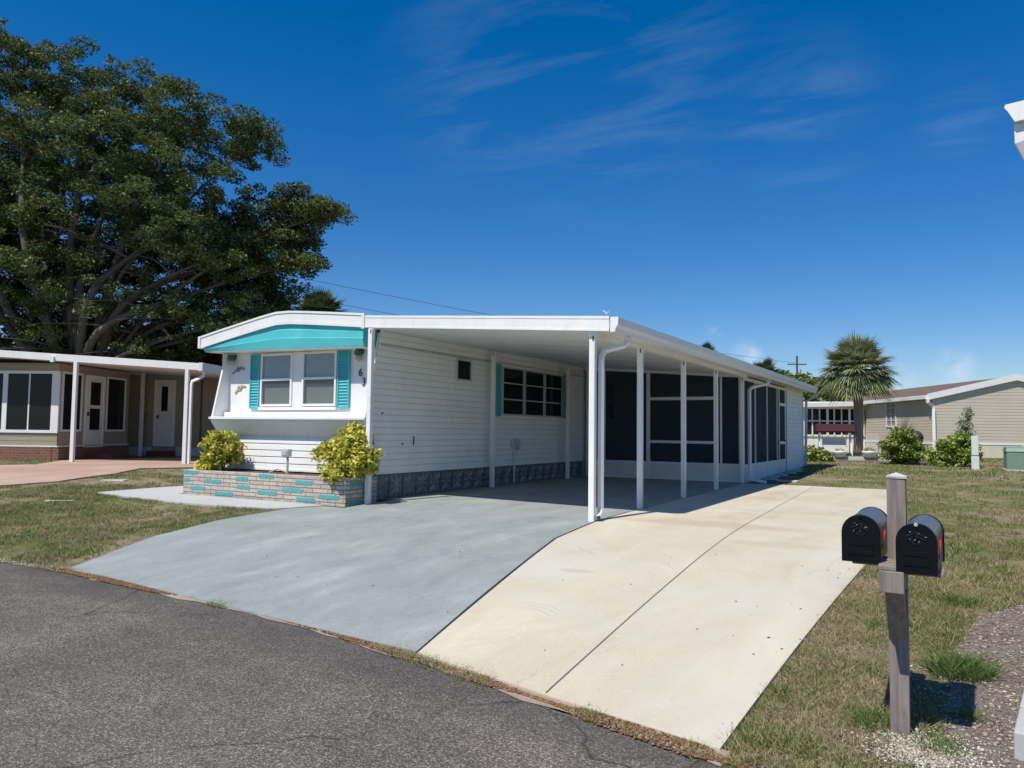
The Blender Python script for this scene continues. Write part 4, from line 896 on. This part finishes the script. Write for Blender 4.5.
for s in (0,1):
    x0,x1=(-.25,3.73) if s==0 else (7.71,3.73)
    q=[(x0,-.12,3.30),(x1,-.12,4.24),(x1,18,4.24),(x0,18,3.30)];m.prism(q,[(p[0],p[1],p[2]+.1) for p in q])
m.build('roof',brown_roof,th_)
m=MB()
for s in (0,1):
    x0,x1=(-.25,3.73) if s==0 else (7.71,3.73)
    m.prism([(x0,-.16,3.20),(x1,-.16,4.14),(x1,-.16,4.42),(x0,-.16,3.48)],[(x0,-.12,3.20),(x1,-.12,4.14),(x1,-.12,4.42),(x0,-.12,3.48)])
m.build('rake_fascia',white,th_)
m=MB()
for s in (0,1):
    x0,x1=(-.25,3.73) if s==0 else (7.71,3.73)
    m.prism([(x0,-.12,3.21),(x1,-.12,4.15),(x1,0,4.15),(x0,0,3.21)],[(x0,-.12,3.23),(x1,-.12,4.17),(x1,0,4.17),(x0,0,3.23)])
m.build('soffit',cream,th_)
B(-.34,-.14,3.24,-.2,18,3.42).build('gutter',white,th_,bevel=.01)
spout([(-.28,-.2,3.25),(-.28,-.2,3.1),(-.02,-.06,2.95),(.04,-.06,2.8),(.04,-.06,.65)],th_,r=.08)
pt_=Pl((0,0),(0,1),(-1,0));f=MB();pt_.frame(f,3.65,4.8,1.98,3.3,.07,0,.05)
for k in range(1,4): pt_.box(f,3.65,4.8,1.98+k*.33-.012,1.98+k*.33+.012,.02,.04)
pt_.box(f,4.2,4.24,2.05,3.25,.02,.04)
w=f.build('window',white,th_);q=MB();pt_.box(q,3.7,4.75,2.03,3.25,.015,.02);q.build('pane',lowblind,w)
# sunroom on its left side
sx0,sx1,sy=-3.35,-.04,7.5
m=B(sx0,sy+.05,.5,sx1,sy+4,1.5);m.box(sx0-.05,sy-.01,1.45,sx1,sy+.05,1.55);m.build('sunroom_base',white,th_)
B(sx0+.1,sy+1.2,1.5,sx1,sy+4,3.1).build('sunroom_inner',darkframe,th_)
m=MB();q=[(sx0-.3,sy-.5,3.05),(sx1+.0,sy-.5,3.15),(sx1,sy+4.3,3.35),(sx0-.3,sy+4.3,3.30)];m.prism(q,[(p[0],p[1],p[2]+.22) for p in q]);m.build('sunroom_roof',white,th_)
f=MB();ps=Pl((0,sy),(1,0),(0,-1))
k=0;x_=sx0
while x_<sx1-.05:
    wd=.12 if k%3==0 else .06;ps.box(f,x_,x_+wd,1.5,3.1,0,.05);x_+=.40;k+=1
ps.box(f,sx0,sx1,2.28,2.34,.005,.045);ps.box(f,sx0,sx1,2.98,3.1,.0,.052);f.box(sx0,sy+.05,1.5,sx0+.06,sy+4,3.1)
w=f.build('window_frame',white,th_);q=MB();ps.box(q,sx0,sx1,1.52,3.05,-.02,-.01);q.build('pane',darkglass,w)
# bed edging wall
lw=B(-.1,-.12,-.15,4.0,.12,.17).build('edging_wall',walkconc,bevel=.01);lw.location=(-5.5,32.9,hh(-5,33));lw.rotation_euler=(0,0,.13);tag(lw,'low pale concrete garden edging below the palm','edging')
o=B(-.1,-.3,-.1,4.5,.0,.06).build('mulch_border',mulchM);o.location=(-5.5,32.55,hh(-5,32.5));o.rotation_euler=(0,0,.13);tag(o,'strip of bark mulch in front of the low edging','mulch')
# garden pots
for i,(px_,py_,s_,lb) in enumerate([(-3.95,32.95,1,'white bowl planter on the edging left of the palm trunk'),(-4.35,32.9,.55,'small dark pot on the edging, leftmost of the three'),(-2.9,33.1,1.05,'white bowl planter on the edging right of the palm trunk')]):
    r0=empty('flower_pot',(px_,py_,hh(px_,py_)+.15),0,lb,'pot','pots on the garden edging');r0.scale=(s_,)*3
    MB().lathe([(.12,0),(.2,.05),(.26,.18),(.28,.24),(.24,.24),(.2,.16)],n=12).build('bowl',white if i!=1 else darkframe,r0,smooth=True)
    qmesh('leaves',leaves([(0,0,.26)],[(.2,.2,.08)],[60],.05,seed=i+50),bushM,r0)
# swing seat
sw=empty('garden_swing',(-4.85,38.6,.58),R(15),'garden swing seat with a maroon canopy in front of the sunroom','swing')
sw.scale=(.82,.82,.84)
m=MB()
for s in (-1,1):
    m.tube([(s*.85,-.5,0),(s*.8,0,1.45)],.03,6).tube([(s*.85,.5,0),(s*.8,0,1.45)],.03,6)
m.tube([(-.85,0,1.5),(.85,0,1.5)],.03,6).build('frame',white,sw)
m=MB();prf=[(-.62,1.36),(-.5,1.62),(-.25,1.76),(.25,1.76),(.5,1.62),(.62,1.36),(.5,1.28),(0,1.4),(-.5,1.28)]
m.prism([(-.98,a_,b_) for a_,b_ in prf],[(.98,a_,b_) for a_,b_ in prf]).build('canopy',maroon,sw)
m=B(-.62,-.25,.42,.62,.22,.5).build('seat',offwhite,sw);B(-.62,.2,.6,.62,.27,1.0).build('backrest',offwhite,sw)
m=MB()
for s in (-1,1): m.tube([(s*.6,0,.45),(s*.65,0,1.45)],.015,5)
m.build('chain',alum,sw)
# metal garden chairs (frames)
def gchair(loc,rz,lb):
    c=empty('garden_chair',loc,rz,lb,'chair','metal garden chairs by the tan house')
    m=MB()
    for s in (-1,1):
        m.tube([(s*.25,-.25,0),(s*.25,-.25,.42),(s*.25,.22,.42),(s*.26,.35,.95)],.022,6);m.tube([(s*.25,.22,.42),(s*.25,.3,0)],.022,6)
    m.tube([(-.26,.35,.95),(.26,.35,.95)],.022,6);m.build('frame',alum,c)
    m=MB()
    for k in range(5): m.box(-.24,-.24+k*.1,.43,.24,-.17+k*.1,.445)
    m.build('seat',alum,c)
    m=MB()
    for k in range(4): m.bar((-.18+k*.12,.23,.5),(-.18+k*.12,.34,.92),.03,.012)
    m.build('backrest',alum,c)
gchair((-3.15,38.9,.6),.5,'grey metal garden chair just right of the palm trunk');gchair((-2.4,38.4,.6),-.6,'grey metal garden chair beside the round bush')
# kettle grill
kg=empty('kettle_grill',(-1.45,34.2,.57),0,'black round covered grill behind the round green bush','grill')
MB().lathe([(.02,.55),(.22,.6),(.36,.75),(.38,.9)],n=16).build('bowl',darkmet,kg,smooth=True);MB().lathe([(.39,.9),(.37,1.03),(.25,1.17),(.03,1.22)],n=16).build('lid',darkmet,kg,smooth=True)
for k in range(3): MB().tube([(.2*math.cos(k*2.09),.2*math.sin(k*2.09),.62),(.3*math.cos(k*2.09),.3*math.sin(k*2.09),0)],.015,6).build('leg',alum,kg)
# marker post and utility box
mk=empty('marker_post',(.55,29.4,hh(.55,29.4)),.1,'pale upright marker post standing in the lawn left of the green box','marker post')
B(-.11,-.05,-.1,.11,.05,.42).build('base',pvc,mk,bevel=.01);B(-.10,-.045,.45,.10,.045,1.08).build('panel',pvc,mk,bevel=.01);B(-.105,-.04,.42,.105,.04,.45).build('seam',darkframe,mk)
ub=empty('utility_box',(1.92,29.2,hh(1.9,29.2)),.05,'low green metal utility box on the lawn at the right edge','utility box')
B(-.6,-.5,-.05,.6,.5,.05).build('pad',paver,ub);B(-.56,-.46,.05,.56,.46,.60).build('cabinet',greenbox,ub,bevel=.02)
MB().prism([(-.58,-.48,.60),(.58,-.48,.60),(.58,.48,.60),(-.58,.48,.60)],[(-.55,-.40,.72),(.55,-.40,.72),(.55,.45,.74),(-.55,.45,.74)]).build('lid',greenbox,ub,bevel=.01)
# bushes right
bush('round_bush',(-1.68,31.3,.5),[(0,0,.68,.60),(-.22,0,.5,.5),(.25,0,.52,.5),(.05,-.1,.95,.42)],230,46,.16,.05,bushM,'rounded dense green bush in front of the tan house, left of the loose one','shrub',11)
bush('loose_bush',(-.02,30.6,.5),[(0,0,.5,.42),(-.45,0,.35,.34),(.42,0,.45,.38),(-.15,-.1,.72,.32),(.2,0,.95,.28),(-.35,0,.8,.16),(.45,0,.85,.16)],190,34,.15,.055,brightM,'loose bright green spreading bush beside the pale marker post','shrub',12)
bush('tall_sapling',(.28,30.9,.5),[(0,0,1.15,.26),(.05,0,1.5,.2),(.09,0,1.8,.14),(-.1,0,.8,.25),(.1,0,2.0,.07)],110,16,.13,.04,wispM,'thin wispy sapling rising behind the loose green bush','sapling',13,up=0)
bush('low_bush',(-4.75,31.9,.5),[(0,0,.3,.36),(.35,0,.22,.28),(-.3,0,.25,.3)],60,34,.16,.06,bushM,'small low green bush beside the shed corner','shrub',14)
bush('small_yellow_plant',(2.0,31.5,.5),[(0,0,.45,.25),(-.15,0,.3,.2),(.1,0,.65,.15)],30,18,.14,.06,brightM,'small leafy plant growing behind the green utility box','shrub',15)
# ------------------------------------------------------------------ TREES
CAMYAW=R(29.75)
def bigtree():
    root=empty('fig_tree',(-33.53,20.08,.55),CAMYAW,'huge dark spreading tree towering over the house on the left','tree')
    blobs=[(-2.6,16.6,2.0,1.5),(0.9,15.7,2.3,1.7),(-2.0,13.7,3.5,2.6),(2.4,13.3,3.3,2.2),(5.2,14.1,2.0,1.3),(7.4,13.7,1.2,.9),(4.6,10.7,3.0,2.1),(0.7,10.2,3.9,2.6),(7.5,10.4,2.0,1.5),(9.6,10.9,1.0,.6),(10.9,10.6,.8,.4),(9.1,9.6,1.3,.9),(7.2,7.9,2.0,1.5),(9.6,8.3,1.0,.5),(-2.4,9.3,2.6,2.6),(3.3,7.6,3.7,2.0),(-.7,6.3,3.5,1.6),(8.0,6.4,1.1,.6),(5.5,5.7,2.6,1.2),(-6.2,12.6,3.7,4.0),(-5.9,8.4,3.9,3.7),(-9.0,11.0,3.5,4.2),(-4.2,5.2,3.5,2.0),(1.4,4.9,3.2,1.7),(-1.2,8.2,3.6,2.0),(-2.5,3.6,3.2,1.3),(4.6,4.1,2.8,1.2),(6.6,8.0,2.4,1.3),(7.6,5.6,1.5,1.0),(5.8,9,2.4,1.6)]
    r=np.random.RandomState(21);cs=[];rd=[];ct=[];tips=[]
    for a,b_,ra,rb in blobs:
        rc=min(4.5,1.6*(ra+rb)/2)+.4;n=int(20+ra*rb*(19 if b_>8.5 else 14))
        cc=r.uniform(-1.5,1.5)
        tips.append((a,cc,b_,ra,rb))
        for i in range(n):
            d=r.normal(size=3);d/=np.linalg.norm(d);q=(.30+.85*r.rand()**.75)
            p=np.array([a+d[0]*ra*q,cc+d[1]*rc*q,b_+d[2]*rb*q]);s=r.uniform(.22,.68)
            cs.append(p);rd.append((s,s,s*.55));ct.append(int(205*(s/.6)**1.5))
    P=leaves(cs,rd,ct,.072,.5,.5,seed=22,shell=.0)
    qmesh('crown',P,figM,root)
    m=MB();r2=random.Random(4)
    def limb(pts,r0,r1,n=8):
        # smooth catmull
        P_=[Vector(p) for p in pts];out=[]
        for i in range(len(P_)-1):
            p0=P_[max(i-1,0)];p1=P_[i];p2=P_[i+1];p3=P_[min(i+2,len(P_)-1)]
            for k in range(6):
                t=k/6;out.append(.5*((2*p1)+(-p0+p2)*t+(2*p0-5*p1+4*p2-p3)*t*t+(-p0+3*p1-3*p2+p3)*t**3))
        out.append(P_[-1]);L=len(out);m.tube(out,[r0+(r1-r0)*(i/(L-1))**.8 for i in range(L)],n);return out
    for k in range(7):
        an=k*.9;limb([(math.cos(an)*.9,math.sin(an)*.9,-.3),(math.cos(an)*.45,math.sin(an)*.45,.8),(math.cos(an)*.3,math.sin(an)*.25,2.2)],.38,.32)
    forks=[]
    for a,cc,b_,ra,rb in tips:
        s=Vector((a*.04,cc*.1,2.0));e=Vector((a,cc*.9,b_-.2*rb))
        mid=Vector((a*.30+r2.uniform(-.4,.4),cc*.3-1.0+r2.uniform(-1.2,.6),2.2+(b_-2)*.42+r2.uniform(-.4,.4)));mid2=Vector((a*.68+r2.uniform(-.3,.3),cc*.6-.6,2.2+(b_-2)*.75+r2.uniform(-.5,.5)))
        out=limb([s,mid,mid2,e],.25 if ra>1.5 else .13,.035)
        for k in range(8):
            q=out[r2.randrange(len(out)//2,len(out)-1)];d=Vector((r2.uniform(-1,1)*ra,r2.uniform(-1,1)*ra*1.2,r2.uniform(-.3,1)*rb))
            limb([q,q+d*.5+Vector((0,0,.2)),q+d],.06,.015,5)
    m.build('trunk',bark,root,smooth=True)
bigtree()
palmD=islandmat('dark_palm_leaves',[(0,(.045,.07,.025)),(.6,(.09,.12,.045)),(1,(.17,.18,.08))],.5,.2,.3)
def palm(loc,hgt,trad,fr,nf,label,seed,tl=1):
    lm=palmM if seed==31 else palmD
    root=empty('sabal_palm',loc,0,label,'palm tree')
    r=random.Random(seed);m=MB();pts=[(0.05*math.sin(z*.8),0,z) for z in [hgt*i/14 for i in range(15)]]
    m.tube(pts,[trad*(1.15 if i==0 else 1+.06*(i%2)) for i in range(15)],12);m.build('trunk',palmbark,root,smooth=True)
    bt=MB()
    for k in range(26):
        an=k*2.4;z=hgt-.9*fr*.35+k*.012*fr;bt.bar((math.cos(an)*trad*.8,math.sin(an)*trad*.8,z),(math.cos(an)*trad*2.0,math.sin(an)*trad*2.0,z+.28),.09,.03)
    bt.build('frond_bases',palmbark,root)
    P=[];st=MB();c0=Vector((.05*math.sin(hgt*.8),0,hgt))
    for k in range(nf):
        el=math.asin(-.50+1.48*(k+.5)/nf)+r.uniform(-.12,.12);an=k*2.39996+r.uniform(-.2,.2)
        d=Vector((math.cos(an)*math.cos(el),math.sin(an)*math.cos(el),math.sin(el)));pet=fr*(.40+.14*r.random())
        e=c0+d*pet;e.z-=.10*fr*math.cos(el)
        st.tube([c0,c0+d*pet*.5,e],[.022,.018,.012],4)
        side=d.cross(Vector((0,0,1)))
        side=side.normalized() if side.length>.1 else Vector((1,0,0));up=side.cross(d).normalized()
        nl=26
        for i in range(nl):
            t=-1+2*i/(nl-1);fa=t*R(80);dd=(d*math.cos(fa)+side*math.sin(fa));L=fr*(.68-.18*abs(t))*r.uniform(.85,1.1)
            w=fr*.021;wv=dd.cross(up).normalized()*w
            m1=e+dd*L*.45+up*(-.02*fr+.05*abs(t)*fr);droop=Vector((0,0,-1))*L*(.04+(.10+.20*r.random()+(.10 if el<0 else 0))*max(0,math.cos(el))**2)
            tip=e+dd*L*.88+droop
            P+= [e-wv*.3,m1-wv,m1+wv,e+wv*.3, m1-wv,tip,tip+wv*.1,m1+wv]
    qmesh('crown',np.array([tuple(p) for p in P]),lm,root);st.build('petioles',lm,root)
    return root
palm((-4.03,40.3,.6),4.0,.21,1.95,84,'fan palm with a rough trunk in front of the tan house sunroom',31)
palm((-32.6,33.95,.75),7.4,.2,2.0,55,'fan palm crown showing above the roof at the right edge of the huge tree',32)
palm((-10.6,51.0,.6),4.6,.2,1.5,40,'far fan palm just above the shed roof, left of the utility pole',33)
palm((-16.65,59.3,.75),6.7,.2,1.3,40,'lone distant palm top peeking over the middle of the carport roof edge',34)
def tree(loc,hgt,blobs,label,seed,mat=farM,leaf=.16,per=60,k=14,sub=.6):
    root=empty('tree',loc,CAMYAW,label,'tree','trees behind the houses');r=np.random.RandomState(seed);cs=[];rd=[];ct=[];m=MB()
    m.tube([(0,0,-.3),(0.1,0,hgt*.3),(0,0,hgt*.6)],[.25,.2,.12],8)
    for a,b_,ra,rb in blobs:
        m.tube([(0,0,hgt*.3),(a*.5,0,hgt*.45),(a,0,b_)],[.12,.09,.03],6)
        for i in range(int(k*ra*rb)+6):
            d=r.normal(size=3);d/=np.linalg.norm(d);q=.5+.5*r.rand();cs.append((a+d[0]*ra*q,d[1]*ra*q,b_+d[2]*rb*q));s=r.uniform(.6,1.2)*sub;rd.append((s,s,s*.7));ct.append(per)
    qmesh('crown',leaves(cs,rd,ct,leaf,.5,.55,seed=seed,shell=0),mat,root);m.build('trunk',bark,root)
tree((-9.0,55,.6),5.2,[(0,4.0,2.0,1.1),(-1.6,4.3,1.3,.9),(1.6,3.7,1.4,1.0),(.3,2.6,2.2,1.2)],'leafy green tree behind the shed roof, right of the far palm',41)
tree((-6.8,53,.6),4.6,[(0,3.6,1.5,1.0),(1.3,3.1,1.3,1.0),(-1,3.2,1.2,.9),(0,2.2,1.8,1)],'lower green tree between the utility pole and the nearer fan palm',42)
tree((-11.6,53.5,.6),5,[(0,3.7,1.4,1.2),(1.3,4.0,1.2,1.0),(0,2.4,1.6,1)],'pale green tree below the far palm',43)
# dark hedge mass beyond left house
tree((-28.5,27,.6),6,[(0,3.8,3.4,2.0),(-4,3.8,3.4,2.2),(3.5,3.0,2.5,1.7),(-7,4.2,3.4,2.3)],'dark bushy tree just behind the trunks of the huge tree',47,figM,.12,110,8,.8)
tree((-26,34,.6),6,[(0,3.6,3.5,2.2),(-4,3.4,3.5,2.4),(4,3.2,3,2.2),(-8,3.6,3.5,2.4)],'dark leafy tree filling the gap under the huge tree',44,figM,.16,60,6,.9)
tree((-22,36,.6),5,[(0,3.0,2.5,1.9),(3,2.6,2.5,1.7),(-2.5,3.0,2,1.9)],'low dark tree behind the gap between the two houses',46,figM,.16,60,7,.9)
tree((-38,36,.6),8,[(0,4.5,4,3.2),(-6,4.5,4,3.2),(6,4.2,4,3)],'second dark tree behind the huge tree on the left',45,figM,.18,60,5,.9)
# ------------------------------------------------------------------ POLES and WIRES
def pole(loc,top,label,arms,rz):
    p=empty('utility_pole',loc,rz,label,'utility pole');MB().tube([(0,0,-.5),(0,0,top)],[.16,.11],8).build('post',poleM,p)
    for z in arms: 
        a=B(-1.1,-.06,z-.06,1.1,.06,z+.06).build('crossarm',poleM,p)
        m=MB()
        for x_ in (-1,-.5,.5,1): m.tube([(x_,0,z+.06),(x_,0,z+.25)],.04,6)
        m.build('insulators',alum,a)
pole((-15.78,94.2,.7),9.9,'distant utility pole with crossarms rising above the shed roof',(8.9,7.6),.5)
pole((-47.8,31.8,.75),13.6,'tall utility pole mostly hidden by the crown of the huge tree',(13.2,12.2),.5)
def wire(a,b_,sag,label):
    a=Vector(a);b_=Vector(b_);pts=[a.lerp(b_,i/24)+Vector((0,0,-sag*4*(i/24)*(1-i/24))) for i in range(25)]
    tag(MB().tube(pts,.016,5).build('power_line',wireM),label,'power line',group='power lines across the blue sky')
wire((-47.8,31.8,13.9),(-15.78,94.2,9.75),.7,'uppermost power line crossing the sky right of the huge tree')
wire((-47.8,31.8,12.6),(-15.78,94.2,8.5),.9,'middle power line crossing the sky right of the huge tree')
wire((-47.8,31.8,11.7),(-15.78,94.2,7.9),.9,'lowest power line crossing the sky just above the roof')
# ------------------------------------------------------------------ NEAR HOUSE at the right edge
nr=empty('near_house',(.250,4.7,.06),-R(15),'corner of a white roofed house with gutter cut off by the right edge','house')
B(.75,.35,.05,6,12,3.1).build('wall',siding_w,nr)
gp=[(0,0),(.12,0),(.12,.10),(-.04,.10),(-.045,.085),(-.028,.06),(-.012,.025)]
gz0=3.165
MB().prism([(p[0]+.05,0,gz0+p[1]) for p in gp],[(p[0]+.05,12,gz0+p[1]) for p in gp]).build('gutter',white,nr)
B(.172,.02,3.05,6,12,3.27).build('roof',white,nr)
spout([(.075,.06,3.165),(.075,.06,3.07),(.11,.10,2.96),(.62,.3,2.70),(.69,.32,2.6),(.69,.32,.3)],nr,r=.045)
# curb blocks
for i in range(3):
    o=B(-.1,-.2,-.05,.1,.2,.1).build('edging_block',walkconc,bevel=.01);o.location=(.335+i*.05,4.62+i*.43,hh(.3,4.7)+.02);o.rotation_euler=(0,0,-.12)
    tag(o,['white edging block nearest the road in the bottom right corner','second white edging block at the right edge','third white edging block at the right edge'][i],'edging block',group='white edging blocks at the right edge')
# ------------------------------------------------------------------ WORLD, SUN, CAMERA
sunel=math.atan(1/.618);sx_,sy_=-.15,-.6
w=bpy.data.worlds.new('World');SC.world=w;w.use_nodes=True;nt=w.node_tree;bg=nt.nodes['Background']
sky=nt.nodes.new('ShaderNodeTexSky');sky.sky_type='NISHITA';sky.sun_disc=False;sky.sun_elevation=sunel
az=math.atan2(sx_,sy_)   # clockwise from +Y
sky.sun_rotation=az
sky.air_density=1.0;sky.dust_density=.12;sky.ozone_density=4.0;sky.altitude=0
hs=nt.nodes.new('ShaderNodeHueSaturation');hs.inputs['Saturation'].default_value=1.42;hs.inputs['Value'].default_value=1.0;nt.links.new(sky.outputs[0],hs.inputs['Color'])
# thin cirrus and a few low cumulus puffs
tc=nt.nodes.new('ShaderNodeTexCoord').outputs['Generated']
sp_=nt.nodes.new('ShaderNodeSeparateXYZ');nt.links.new(tc,sp_.inputs[0])
zc=mth(nt,'MAXIMUM',sp_.outputs[2],.02)
cb=nt.nodes.new('ShaderNodeCombineXYZ');nt.links.new(mth(nt,'DIVIDE',sp_.outputs[0],zc),cb.inputs[0]);nt.links.new(mth(nt,'DIVIDE',sp_.outputs[1],zc),cb.inputs[1])
mpp=nt.nodes.new('ShaderNodeMapping');mpp.inputs['Rotation'].default_value=(0,0,-.35);mpp.inputs['Scale'].default_value=(.9,2.2,1);mpp.inputs['Location'].default_value=(.35,.2,0);nt.links.new(cb.outputs[0],mpp.inputs[0])
n1=noise(nt,mpp.outputs[0],1.6,9,.62,.5);n2=noise(nt,cb.outputs[0],.55,3,.5)
c1=ramp(nt,n1,[(.48,(0,0,0)),(.78,(1,1,1))]);c2=ramp(nt,n2,[(.46,(0,0,0)),(.60,(1,1,1))])
hi_=ramp(nt,sp_.outputs[2],[(.18,(0,0,0)),(.32,(1,1,1))])
cl=mth(nt,'MULTIPLY',mth(nt,'MULTIPLY',mth(nt,'MULTIPLY',c1,c2),hi_),.32)
n3=noise(nt,tc,16,6,.6);c3=ramp(nt,n3,[(.56,(0,0,0)),(.66,(1,1,1))]);lo_=ramp(nt,sp_.outputs[2],[(.02,(0,0,0)),(.06,(1,1,1)),(.10,(1,1,1)),(.145,(0,0,0))])
cl2=mth(nt,'MULTIPLY',mth(nt,'MULTIPLY',c3,lo_),.5)

vm=None
for dr,rad in (((-.39,.9,.48),.24),((-.50,.82,.44),.16),((-.17,1.02,.41),.12),((.01,1.13,.41),.06)):
    dv=Vector(dr).normalized();vd=nt.nodes.new('ShaderNodeVectorMath');vd.operation='DISTANCE';nt.links.new(tc,vd.inputs[0]);vd.inputs[1].default_value=dv
    mr=nt.nodes.new('ShaderNodeMapRange');mr.interpolation_type='SMOOTHSTEP';nt.links.new(vd.outputs['Value'],mr.inputs[0]);mr.inputs[1].default_value=rad;mr.inputs[2].default_value=rad*.25;mr.inputs[3].default_value=0;mr.inputs[4].default_value=1
    vm=mr.outputs[0] if vm is None else mth(nt,'MAXIMUM',vm,mr.outputs[0])
cl=mth(nt,'MULTIPLY',mth(nt,'MULTIPLY',ramp(nt,n1,[(.44,(0,0,0)),(.72,(1,1,1))]),vm),.09)
vm2=None
for dr,rad in (((-.23,1.01,.10),.024),((-.07,1.11,.075),.035),((-.27,1.0,.13),.012),((.0,1.12,.085),.03)):
    dv=Vector(dr).normalized();vd=nt.nodes.new('ShaderNodeVectorMath');vd.operation='DISTANCE';nt.links.new(tc,vd.inputs[0]);vd.inputs[1].default_value=dv
    mr=nt.nodes.new('ShaderNodeMapRange');mr.interpolation_type='SMOOTHSTEP';nt.links.new(vd.outputs['Value'],mr.inputs[0]);mr.inputs[1].default_value=rad;mr.inputs[2].default_value=0;mr.inputs[3].default_value=0;mr.inputs[4].default_value=1
    vm2=mr.outputs[0] if vm2 is None else mth(nt,'MAXIMUM',vm2,mr.outputs[0])
n3=noise(nt,tc,26,7,.6);cl2=mth(nt,'MULTIPLY',mth(nt,'MULTIPLY',ramp(nt,n3,[(.40,(0,0,0)),(.62,(1,1,1))]),vm2),.8)
tg=ramp(nt,sp_.outputs[2],[(0,(.74,.78,.90)),(.18,(.88,.82,.93)),(.45,(1.15,.89,.97)),(1,(1.2,.9,.97))]);tint=mix(nt,1.0,hs.outputs[0],tg,'MULTIPLY')
col=mix(nt,cl,tint,(6.0,6.6,8.0));col=mix(nt,cl2,col,(5.5,6.5,8.2))
nt.links.new(col,bg.inputs['Color']);bg.inputs['Strength'].default_value=.095
sd=bpy.data.lights.new('sun','SUN');sd.energy=4.3;sd.angle=R(.53);sd.color=(1,.945,.86)
so=bpy.data.objects.new('sun',sd);COL.objects.link(so)
d=Vector((.15,.6,-1)).normalized();so.rotation_euler=d.to_track_quat('-Z','Y').to_euler();so.location=(0,-10,20)
cd=bpy.data.cameras.new('camera');cam=bpy.data.objects.new('camera',cd);COL.objects.link(cam);SC.camera=cam
cd.sensor_fit='HORIZONTAL';cd.sensor_width=36;cd.lens=775/1024*36;cd.clip_end=2000;cd.clip_start=.05
yaw=CAMYAW;pit=math.atan(46/775);roll=.012
fw0=Vector((-math.sin(yaw),math.cos(yaw),0));rt0=Vector((math.cos(yaw),math.sin(yaw),0))
fw=fw0*math.cos(pit)+Vector((0,0,math.sin(pit)));up0=-fw0*math.sin(pit)+Vector((0,0,math.cos(pit)))
c,s=math.cos(roll),math.sin(roll);rt=rt0*c+up0*s;up=up0*c-rt0*s
cam.matrix_world=Matrix(((rt.x,up.x,-fw.x,0),(rt.y,up.y,-fw.y,0),(rt.z,up.z,-fw.z,H),(0,0,0,1)))
vs=SC.view_settings;vs.view_transform='Standard';vs.look='None';vs.exposure=.3;vs.gamma=1;vs.use_curve_mapping=False
